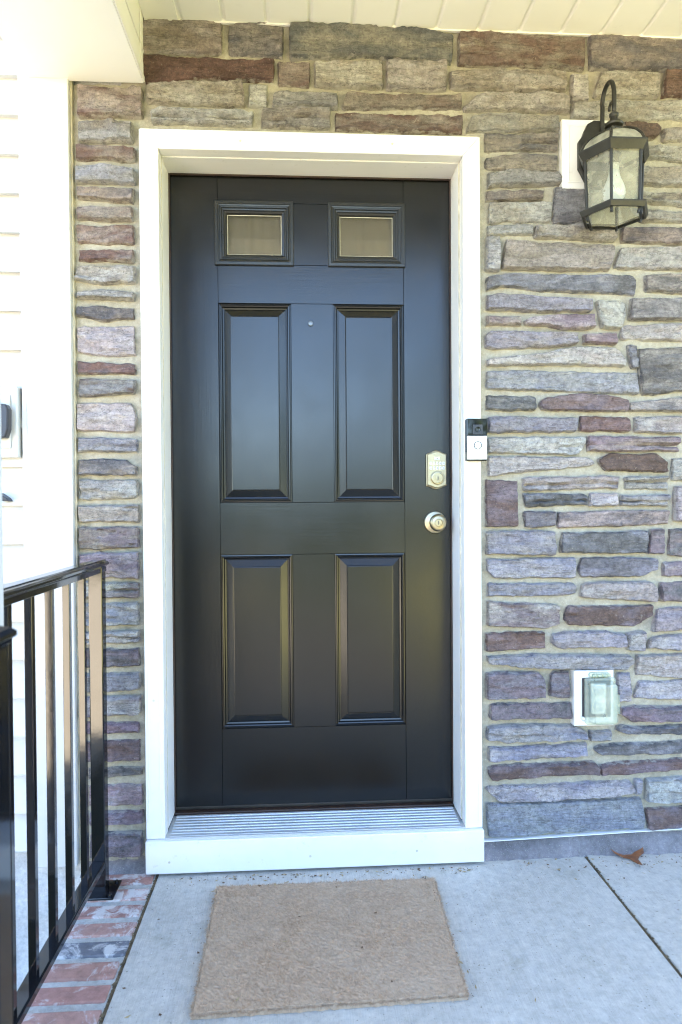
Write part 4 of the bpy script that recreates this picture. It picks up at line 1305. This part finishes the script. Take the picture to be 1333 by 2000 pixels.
MB().lathe([(.0122, 0), (.0122, .0010), (.0108, .0012), (.0100, .0004), (.0, .0009)], (.4875, -.0264, 1.2680), 'y', 32).build('push_button', M['lens'], bell, smooth=True, angle=30)
MB().lathe([(.0100, 0), (.0098, .0012), (.0, .0014)], (.4875, -.0266, 1.2680), 'y', 32).build('button_face', M['silver'], bell, smooth=True, angle=30)
text_part('ring', .0085, (.4875, -.0267, 1.2340), M['logo_grey'], bell, 'logo', .0002)

# ------------------------------------------------------------------ lantern and its block
blk = thing('lantern_block', (.825, .0, 2.04), 'white moulded mounting block on the stone behind the lantern', 'mounting block')
BX0, BX1, BZ0, BZ1 = .757, .905, 2.047, 2.256
MB().rings([(BX0, BX1, BZ0, BZ1, .03), (BX0, BX1, BZ0, BZ1, .004), (BX0 + .002, BX1 - .002, BZ0 + .002, BZ1 - .002, .001),
            (BX0 + .016, BX1 - .016, BZ0 + .016, BZ1 - .016, .001), (BX0 + .018, BX1 - .018, BZ0 + .018, BZ1 - .018, -.003),
            (BX0 + .021, BX1 - .021, BZ0 + .021, BZ1 - .021, -.003), (BX0 + .023, BX1 - .023, BZ0 + .023, BZ1 - .023, -.001)]).build('block', M['trim'], blk, recalc=False)

LX, LY = .870, -.100       # lantern axis
lan = thing('wall_lantern', (LX, LY, 1.9), 'dark bronze hexagonal wall lantern with glass panes and a bulb', 'lantern')


def hexa(r, z, cx=LX, cy=LY):
    # flat face towards -y
    return [(cx + r * math.cos(math.radians(60 * k)), cy + r * math.sin(math.radians(60 * k)), z) for k in range(6)]


def hex_loft(levels, cap0=True, cap1=True):
    b = MB()
    for r, z in levels:
        b.v += hexa(r, z)
    for i in range(len(levels) - 1):
        for k in range(6):
            k2 = (k + 1) % 6
            b.f.append((i * 6 + k, i * 6 + k2, i * 6 + 6 + k2, i * 6 + 6 + k))
    if cap0: b.f.append(tuple(reversed(range(6))))
    if cap1: b.f.append(tuple(len(levels) * 6 - 6 + k for k in range(6)))
    return b


ZR0, ZR1 = 1.918, 1.934    # lower gallery ring
ZP0, ZP1 = 2.077, 2.103    # roof band
hex_loft([(.096, ZR0), (.102, ZR1 - .004), (.102, ZR1), (.094, ZR1), (.088, ZR0), (.096, ZR0)], False, False).build('gallery_ring', M['bronze'], lan, bevel=.001)
hex_loft([(.092, ZP0), (.105, ZP1 - .005), (.106, ZP1), (.094, ZP1 + .002), (.088, ZP0 + .003), (.092, ZP0)], False, False).build('roof_band', M['bronze'], lan, bevel=.001)
RB, RT = .0795, .0860      # body radius at bottom and top
for k in range(6):
    a = math.radians(60 * k)
    a2 = math.radians(60 * (k + 1))
    c0, s0 = math.cos(a), math.sin(a)
    c1, s1 = math.cos(a2), math.sin(a2)
    MB().tube([(LX + RB * c0, LY + RB * s0, ZR0 - .006), (LX + RT * c0, LY + RT * s0, ZP0 + .012)], .0042, 6).build('corner_post', M['bronze'], lan)
    e = .95
    pane = MB()
    q = [(LX + RB * e * c0, LY + RB * e * s0, ZR0 + .002), (LX + RB * e * c1, LY + RB * e * s1, ZR0 + .002),
         (LX + RT * e * c1, LY + RT * e * s1, ZP0 + .010), (LX + RT * e * c0, LY + RT * e * s0, ZP0 + .010)]
    pane.quad(*q)
    pane.build('glass_pane', M['lamp_glass'], lan, recalc=False)
    # roof: a curved panel and a rib on each hip
    RP = [(.096, ZP1 + .001), (.088, ZP1 + .018), (.072, ZP1 + .036), (.050, ZP1 + .051), (.026, ZP1 + .060)]
    rp = MB()
    for r_, z_ in RP:
        rp.v += [(LX + r_ * c0, LY + r_ * s0, z_), (LX + r_ * c1, LY + r_ * s1, z_)]
    for i in range(len(RP) - 1):
        rp.f.append((2 * i, 2 * i + 1, 2 * i + 3, 2 * i + 2))
    rp.build('roof_panel', M['lamp_roof'], lan, smooth=True, recalc=False)
    MB().tube([(LX + r_ * c0, LY + r_ * s0, z_ + .001) for r_, z_ in RP], .0045, 6).build('roof_rib', M['bronze'], lan)
    MB().lathe([(.0, -.003), (.0045, -.003), (.0045, .002), (.002, .006), (.0, .006)], (LX + RB * c0 * .97, LY + RB * s0 * .97, ZR0 - .008), 'z', 8).build('screw_nut', M['bronze'], lan)
MB().lathe([(.030, 2.160), (.030, 2.166), (.020, 2.170), (.010, 2.173), (.012, 2.177), (.024, 2.181), (.026, 2.186), (.022, 2.191), (.012, 2.195),
            (.0105, 2.206), (.013, 2.209), (.013, 2.216), (.009, 2.219), (.006, 2.222)], (LX, LY, 0), 'z', 24).build('finial', M['bronze'], lan, smooth=True, angle=40)
# crook arm: from the back plate up, over and down to the finial, with a small curl
path = []
for t in range(9):
    path.append((LX, -.022 - .004 * t / 8, 2.185 + .091 * t / 8))
yc, rr = -.062, .0385
for t in range(1, 19):
    a = math.pi * t / 18
    path.append((LX, yc + rr * math.cos(a) * (1.0 if a < 1.57 else 1.02), 2.276 + .050 * math.sin(a)))
path += [(LX, -.1015, 2.258), (LX, -.1015, 2.238), (LX, -.1008, 2.216)]
MB().tube(path, .0064, 12).build('crook_arm', M['bronze'], lan, smooth=True)
curl = []
for t in range(15):
    a = -.5 + 3.6 * t / 14
    rad = .019 - .0085 * t / 14
    curl.append((LX, -.082 - rad * math.cos(a), 2.240 + rad * math.sin(a) * 1.25))
MB().tube(curl, [.0052 - .0014 * t / 14 for t in range(15)], 10).build('curl', M['bronze'], lan, smooth=True)
MB().prism([(-.012, 2.242), (.012, 2.242), (.030, 2.232), (.040, 2.212), (.046, 2.196), (.058, 2.180), (.058, 2.100), (.048, 2.082), (.040, 2.066), (.030, 2.050), (.012, 2.040),
            (-.012, 2.040), (-.030, 2.050), (-.040, 2.066), (-.048, 2.082), (-.058, 2.100), (-.058, 2.180), (-.046, 2.196), (-.040, 2.212), (-.030, 2.232)],
           lambda a, b: (LX - .012 + a, -.022, b), lambda a, b: (LX - .012 + a, -.0035, b)).build('back_plate', M['bronze'], lan, bevel=.004)
MB().lathe([(.014, 2.072), (.014, 2.098), (.020, 2.100)], (LX, LY, 0), 'z', 20).build('lamp_socket', M['bronze'], lan, smooth=True, angle=40)
MB().lathe([(.0135, 2.052), (.0145, 2.056), (.0135, 2.060), (.0145, 2.064), (.0135, 2.068), (.0145, 2.072)], (LX, LY, 0), 'z', 20).build('bulb_collar', M['socket'], lan, smooth=True)
bp = [(.0, 1.940), (.010, 1.9410), (.020, 1.945), (.0265, 1.953), (.0295, 1.964), (.0290, 1.975), (.0255, 1.988), (.0195, 2.003), (.0155, 2.016), (.0140, 2.030)]
MB().lathe([(r_ * 1.08, z_ + .022) for r_, z_ in bp], (LX, LY, 0), 'z', 28).build('bulb', M['bulb'], lan, smooth=True)

# ------------------------------------------------------------------ outlet cover
out = thing('outlet_cover', (.85, .0, .41), 'clear bubble outlet cover on a white plate low on the stone', 'outlet cover')
OX0, OX1, OZ0, OZ1 = .790, .9125, .4115, .581
MB().rings([(OX0, OX1, OZ0, OZ1, .03), (OX0, OX1, OZ0, OZ1, -.001), (OX0 + .004, OX1 - .004, OZ0 + .004, OZ1 - .004, -.005),
            (OX0 + .010, OX1 - .010, OZ0 + .010, OZ1 - .010, -.005), (OX0 + .0105, OX1 - .0105, OZ0 + .0105, OZ1 - .0105, -.0035)]).build('plate', M['trim'], out, recalc=False)
MB().box(.812, .900, -.010, -.0036, .440, .560).build('gasket', M['lens'], out, bevel=.002)
MB().box(.836, .882, -.018, -.0101, .452, .545).build('receptacle', M['silver'], out, bevel=.003)
for zc in (.475, .522):
    MB().lathe([(.015, 0), (.015, .002), (.0, .0022)], (.859, -.018, zc), 'y', 20).build('socket_face', M['logo_grey'], out, smooth=True, angle=30)


def rr(x0, x1, z0, z1, r, n=5):
    pts = []
    for cx, cz, a0 in ((x1 - r, z1 - r, 0), (x0 + r, z1 - r, 90), (x0 + r, z0 + r, 180), (x1 - r, z0 + r, 270)):
        for k in range(n + 1):
            a = math.radians(a0 + 90 * k / n)
            pts.append((cx + r * math.cos(a), cz + r * math.sin(a)))
    return pts


def bubble(levels):
    b = MB()
    for (x0, x1, z0, z1, y, r) in levels:
        b.v += [(px, y, pz) for px, pz in rr(x0, x1, z0, z1, r)]
    k = 24
    for i in range(len(levels) - 1):
        for j in range(k):
            j2 = (j + 1) % k
            b.f.append((i * k + j, i * k + j2, i * k + k + j2, i * k + k + j))
    b.f.append(tuple((len(levels) - 1) * k + j for j in range(k)))
    return b


bubble([(.817, .912, .420, .562, -.0102, .008), (.817, .912, .420, .562, -.018, .008), (.819, .910, .422, .560, -.020, .008), (.826, .905, .428, .555, -.021, .008),
        (.829, .902, .431, .550, -.052, .008), (.832, .899, .434, .545, -.056, .007), (.842, .896, .437, .538, -.0565, .005)]).build('bubble_lid', M['cover'], out, smooth=True, angle=40)
bubble([(.832, .896, .5625, .578, -.0052, .007), (.832, .896, .5625, .578, -.016, .007), (.836, .892, .565, .575, -.019, .004)]).build('hinge', M['cover'], out, smooth=True, angle=40)
for k in range(4):
    MB().tube([(.838 + k * .0155, -.021, .5700), (.849 + k * .0155, -.021, .5700)], .0042, 10).build('hinge_knuckle', M['cover'], out, smooth=True, angle=40)
bubble([(.9125, .923, .452, .510, -.0102, .002), (.9125, .923, .452, .510, -.022, .002)]).build('latch', M['cover'], out)
MB().lathe([(.006, 0), (.006, .006), (.0035, .009), (.0, .009)], (.8135, -.0052, .437), 'y', 14).build('latch_stud', M['silver'], out, smooth=True, angle=40)

# ------------------------------------------------------------------ railing
RX = -.616
rail = thing('railing', (RX, -.5, 0), 'glossy black metal railing with square balusters beside the siding', 'railing')
ps = MB().box(RX - .019, RX + .019, -.094, -.056, .006, .926).build('post', M['rail'], rail, bevel=.003)
MB().box(RX - .048, RX + .048, -.123, -.030, .0025, .0085).build('base_plate', M['rail'], ps, bevel=.0015)
for sx in (-1, 1):
    for sy in (-1, 1):
        MB().lathe([(.006, 0), (.006, .004), (.003, .006), (.0, .006)], (RX + sx * .036, -.0765 + sy * .035, .0085), 'z', 8).build('bolt', M['rail'], ps)
MB().prism([(-.0165, .908), (.0165, .908), (.0165, .922), (.020, .926), (.024, .928), (.024, .934), (.020, .9375), (.016, .939), (.014, .9425),
            (-.014, .9425), (-.016, .939), (-.020, .9375), (-.024, .934), (-.024, .928), (-.020, .926), (-.0165, .922)],
           lambda a, b: (RX + a, -.948, b), lambda a, b: (RX + a, -.040, b)).build('top_rail', M['rail'], rail, bevel=.0008)
MB().prism([(-.019, .078), (.019, .078), (.019, .094), (.016, .097), (-.016, .097), (-.019, .094)],
           lambda a, b: (RX + a, -.948, b), lambda a, b: (RX + a, -.0945, b)).build('bottom_rail', M['rail'], rail, bevel=.0012)
for k in range(7):
    y = -.210 - .1155 * k
    MB().box(RX - .0085, RX + .0085, y - .0085, y + .0085, .095, .910).build('baluster', M['rail'], rail, bevel=.0012)

hp = thing('handrail_post', (-.43, -1.17, 0), 'black metal post with a flared cap beside the white column', 'post')
MB().box(-.450, -.411, -1.190, -1.150, .0, .925).build('shaft', M['rail'], hp, bevel=.003)
cap = MB()
for hw, z in ((.0215, .925), (.0235, .931), (.0275, .934), (.0275, .940), (.022, .945), (.006, .951)):
    cap.v += [(-.4305 - hw, -1.17 - hw, z), (-.4305 + hw, -1.17 - hw, z), (-.4305 + hw, -1.17 + hw, z), (-.4305 - hw, -1.17 + hw, z)]
for i in range(5):
    for k in range(4):
        cap.f.append((i * 4 + k, i * 4 + (k + 1) % 4, i * 4 + 4 + (k + 1) % 4, i * 4 + 4 + k))
cap.f += [(3, 2, 1, 0), (20, 21, 22, 23)]
cap.build('cap', M['rail'], hp, bevel=.001)
MB().box(-.473, -.388, -1.213, -1.127, .0005, .008).build('base_plate', M['rail'], hp, bevel=.0015)

# ------------------------------------------------------------------ doormat
mat_o = thing('doormat', (.03, -.32, 0), 'worn plain brown coir doormat lying in front of the door', 'doormat')
MC = [Vector((-.287, -.090, 0)), Vector((.337, -.092, 0)), Vector((.321, -.562, 0)), Vector((-.283, -.580, 0))]


def mat_pt(u, v):
    p = (MC[0] * (1 - u) + MC[1] * u) * (1 - v) + (MC[3] * (1 - u) + MC[2] * u) * v
    return p


b = MB()
nu, nv = 130, 96
for i in range(nu + 1):
    for j in range(nv + 1):
        u, v = i / nu, j / nv
        p = mat_pt(u, v)
        e = min(i, nu - i, j, nv - j)
        jx = .0035 * nz(u * 40, v * 40, 2) if e == 0 else .001 * nz(u * 80, v * 80)
        z = .0006 if e == 0 else (.0115 + .0018 * fbm(u * 16, v * 12, 1) + .0022 * RNG.random())
        b.v.append((p.x + jx, p.y + jx, max(z, .0006)))
for i in range(nu):
    for j in range(nv):
        a = i * (nv + 1) + j
        b.f.append((a, a + 1, a + nv + 2, a + nv + 1))
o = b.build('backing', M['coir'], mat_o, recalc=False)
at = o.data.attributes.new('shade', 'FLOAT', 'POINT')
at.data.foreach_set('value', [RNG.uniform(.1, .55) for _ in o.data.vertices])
b = MB()
sh = []
for k in range(60000):
    u, v = RNG.random(), RNG.random()
    edge = k % 6 == 0
    if edge:
        q = RNG.randrange(4)
        u, v = [(u, .003), (u, .997), (.003, v), (.997, v)][q]
    p = mat_pt(u, v)
    wob = .0045 * nz(p.x * 45, p.y * 45) + .003 * nz(p.x * 140, p.y * 140)
    p.x += wob
    p.y += wob
    a = RNG.uniform(0, 6.283)
    L = RNG.uniform(.002, .0055) if not edge else RNG.uniform(.003, .012)
    h = RNG.uniform(.0015, .005)
    w = RNG.uniform(.0004, .0008)
    z = .0125 + .0016 * fbm(u * 16, v * 12, 1)
    ca, sa = math.cos(a), math.sin(a)
    n = len(b.v)
    b.v += [(p.x - sa * w, p.y + ca * w, z - .003), (p.x + sa * w, p.y - ca * w, z - .003), (p.x + ca * L, p.y + sa * L, z + h if not edge else RNG.uniform(.001, z + h))]
    b.f.append((n, n + 1, n + 2))
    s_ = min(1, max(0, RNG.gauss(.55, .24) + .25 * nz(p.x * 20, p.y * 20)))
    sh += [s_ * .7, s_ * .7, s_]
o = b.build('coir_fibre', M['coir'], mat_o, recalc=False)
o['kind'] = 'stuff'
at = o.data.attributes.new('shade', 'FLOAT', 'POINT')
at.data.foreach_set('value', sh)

# ------------------------------------------------------------------ dead leaf and litter
lo = thing('dead_leaf', (.965, .02, 0), 'curled reddish brown dead leaf on the slab by the stone wall', 'leaf')
outl = [(-.048, .010), (-.040, .022), (-.034, .006), (-.018, .004), (.004, .008), (.022, .006), (.036, .012), (.047, .022), (.050, .006), (.040, -.006),
        (.024, -.010), (.014, -.016), (.006, -.036), (-.002, -.030), (-.006, -.014), (-.022, -.012), (-.038, -.004)]
b = MB()
cxs = len(outl)
for s_ in (1.0, .6, .25):
    for x, y in outl:
        x, y = x * s_ * 1.15, y * s_ * 2.3
        zz = .003 + 5.0 * x * x + (1.5 if y < 0 else 9) * y * y + .002 * nz(x * 90, y * 90)
        b.v.append((.962 + x, .012 + y, zz))
b.v.append((.962, .012, .004))
for i in range(2):
    for k in range(cxs):
        k2 = (k + 1) % cxs
        b.f.append((i * cxs + k, i * cxs + k2, i * cxs + cxs + k2, i * cxs + cxs + k))
for k in range(cxs):
    b.f.append((2 * cxs + k, 2 * cxs + (k + 1) % cxs, 3 * cxs))
bl = b.build('blade', M['leaf'], lo, smooth=True, recalc=True)
sm = bl.modifiers.new('thick', 'SOLIDIFY')
sm.thickness = .0006
MB().tube([(.962, .012, .0055), (.985, .020, .010), (1.005, .030, .016), (1.018, .040, .017)], [.0010, .0009, .0008, .0006], 6).build('stalk', M['leaf'], lo, smooth=True)

M['litter'] = worn('leaf_crumbs', (.12, .065, .03), .8, .5, 50, .3, 90, .002)
M['litter_pale'] = worn('straw_bits', (.34, .25, .12), .8, .3, 50, .3, 90, .002)
for nm, mt, cnt, lab in (('leaf_litter', M['litter'], 210, 'dark leaf crumbs scattered along the sill and slab'),
                         ('straw_litter', M['litter_pale'], 120, 'pale straw bits scattered on the slab and mat edge')):
    b = MB()
    r = random.Random(len(nm))
    for k in range(cnt):
        m_ = r.random()
        if m_ < .42:
            x, y = r.uniform(-.44, .50), -.020 - abs(r.gauss(0, .016))
        elif m_ < .62:
            x, y = r.uniform(.52, 1.2), .004 - abs(r.gauss(0, .05))
        elif m_ < .74:
            x, y = r.uniform(-.30, .33), -.085 + r.gauss(0, .012)
        elif m_ < .84:
            x, y = r.choice((-.292, .335)) + r.gauss(0, .012), r.uniform(-.56, -.08)
        else:
            x, y = r.uniform(-.45, 1.2), r.uniform(-.6, .0)
        L = r.uniform(.0015, .006) * (1.5 if nm[0] == 's' else 1)
        w = L * r.uniform(.12, .5) if nm[0] == 's' else L * r.uniform(.3, .8)
        a = r.uniform(0, 6.28)
        ca, sa = math.cos(a), math.sin(a)
        z = .0016 + (.014 if (-.28 < x < .33 and -.56 < y < -.1) else 0)
        h = r.uniform(.0, .002)
        b.quad((x - ca * L, y - sa * L, z + h), (x + sa * w, y - ca * w, z), (x + ca * L, y + sa * L, z + h), (x - sa * w, y + ca * w, z + h * .5))
    tag(b.build(nm, mt, recalc=False), lab, 'litter', 'stuff')

# ------------------------------------------------------------------ tree belt across the street (seen mirrored in the door and bell)
b = MB()
r = random.Random(21)
for k in range(52000):
    x = r.uniform(-34, 34)
    tree = math.floor(x / 3.4)
    rt = random.Random(int(tree) * 7 + 3)
    cx = (tree + .5) * 3.4 + rt.uniform(-.5, .5)
    hgt = (5.6 if cx > 2.2 else 2.3) + 1.6 * rt.random()
    t = r.random()
    w = math.sqrt(max(0, 1 - (2 * t - 1) ** 2)) * 2.4
    x = cx + r.gauss(0, .5) * w
    y = -17 + rt.uniform(-2, 2) + r.gauss(0, .5) * w
    z = -.6 + hgt * t
    s_ = r.uniform(.10, .24)
    a, c_ = r.uniform(0, 6.28), r.uniform(-1, 1)
    d1 = Vector((math.cos(a), math.sin(a), c_)).normalized() * s_
    d2 = Vector((-math.sin(a), math.cos(a), r.uniform(-1, 1))).normalized() * s_ * .6
    p = Vector((x, y, z))
    b.quad(p - d1, p - d2, p + d1, p + d2)
tag(b.build('tree_belt', M['foliage'], recalc=False), 'green belt of trees across the lawn in front of the house', 'trees', 'stuff')
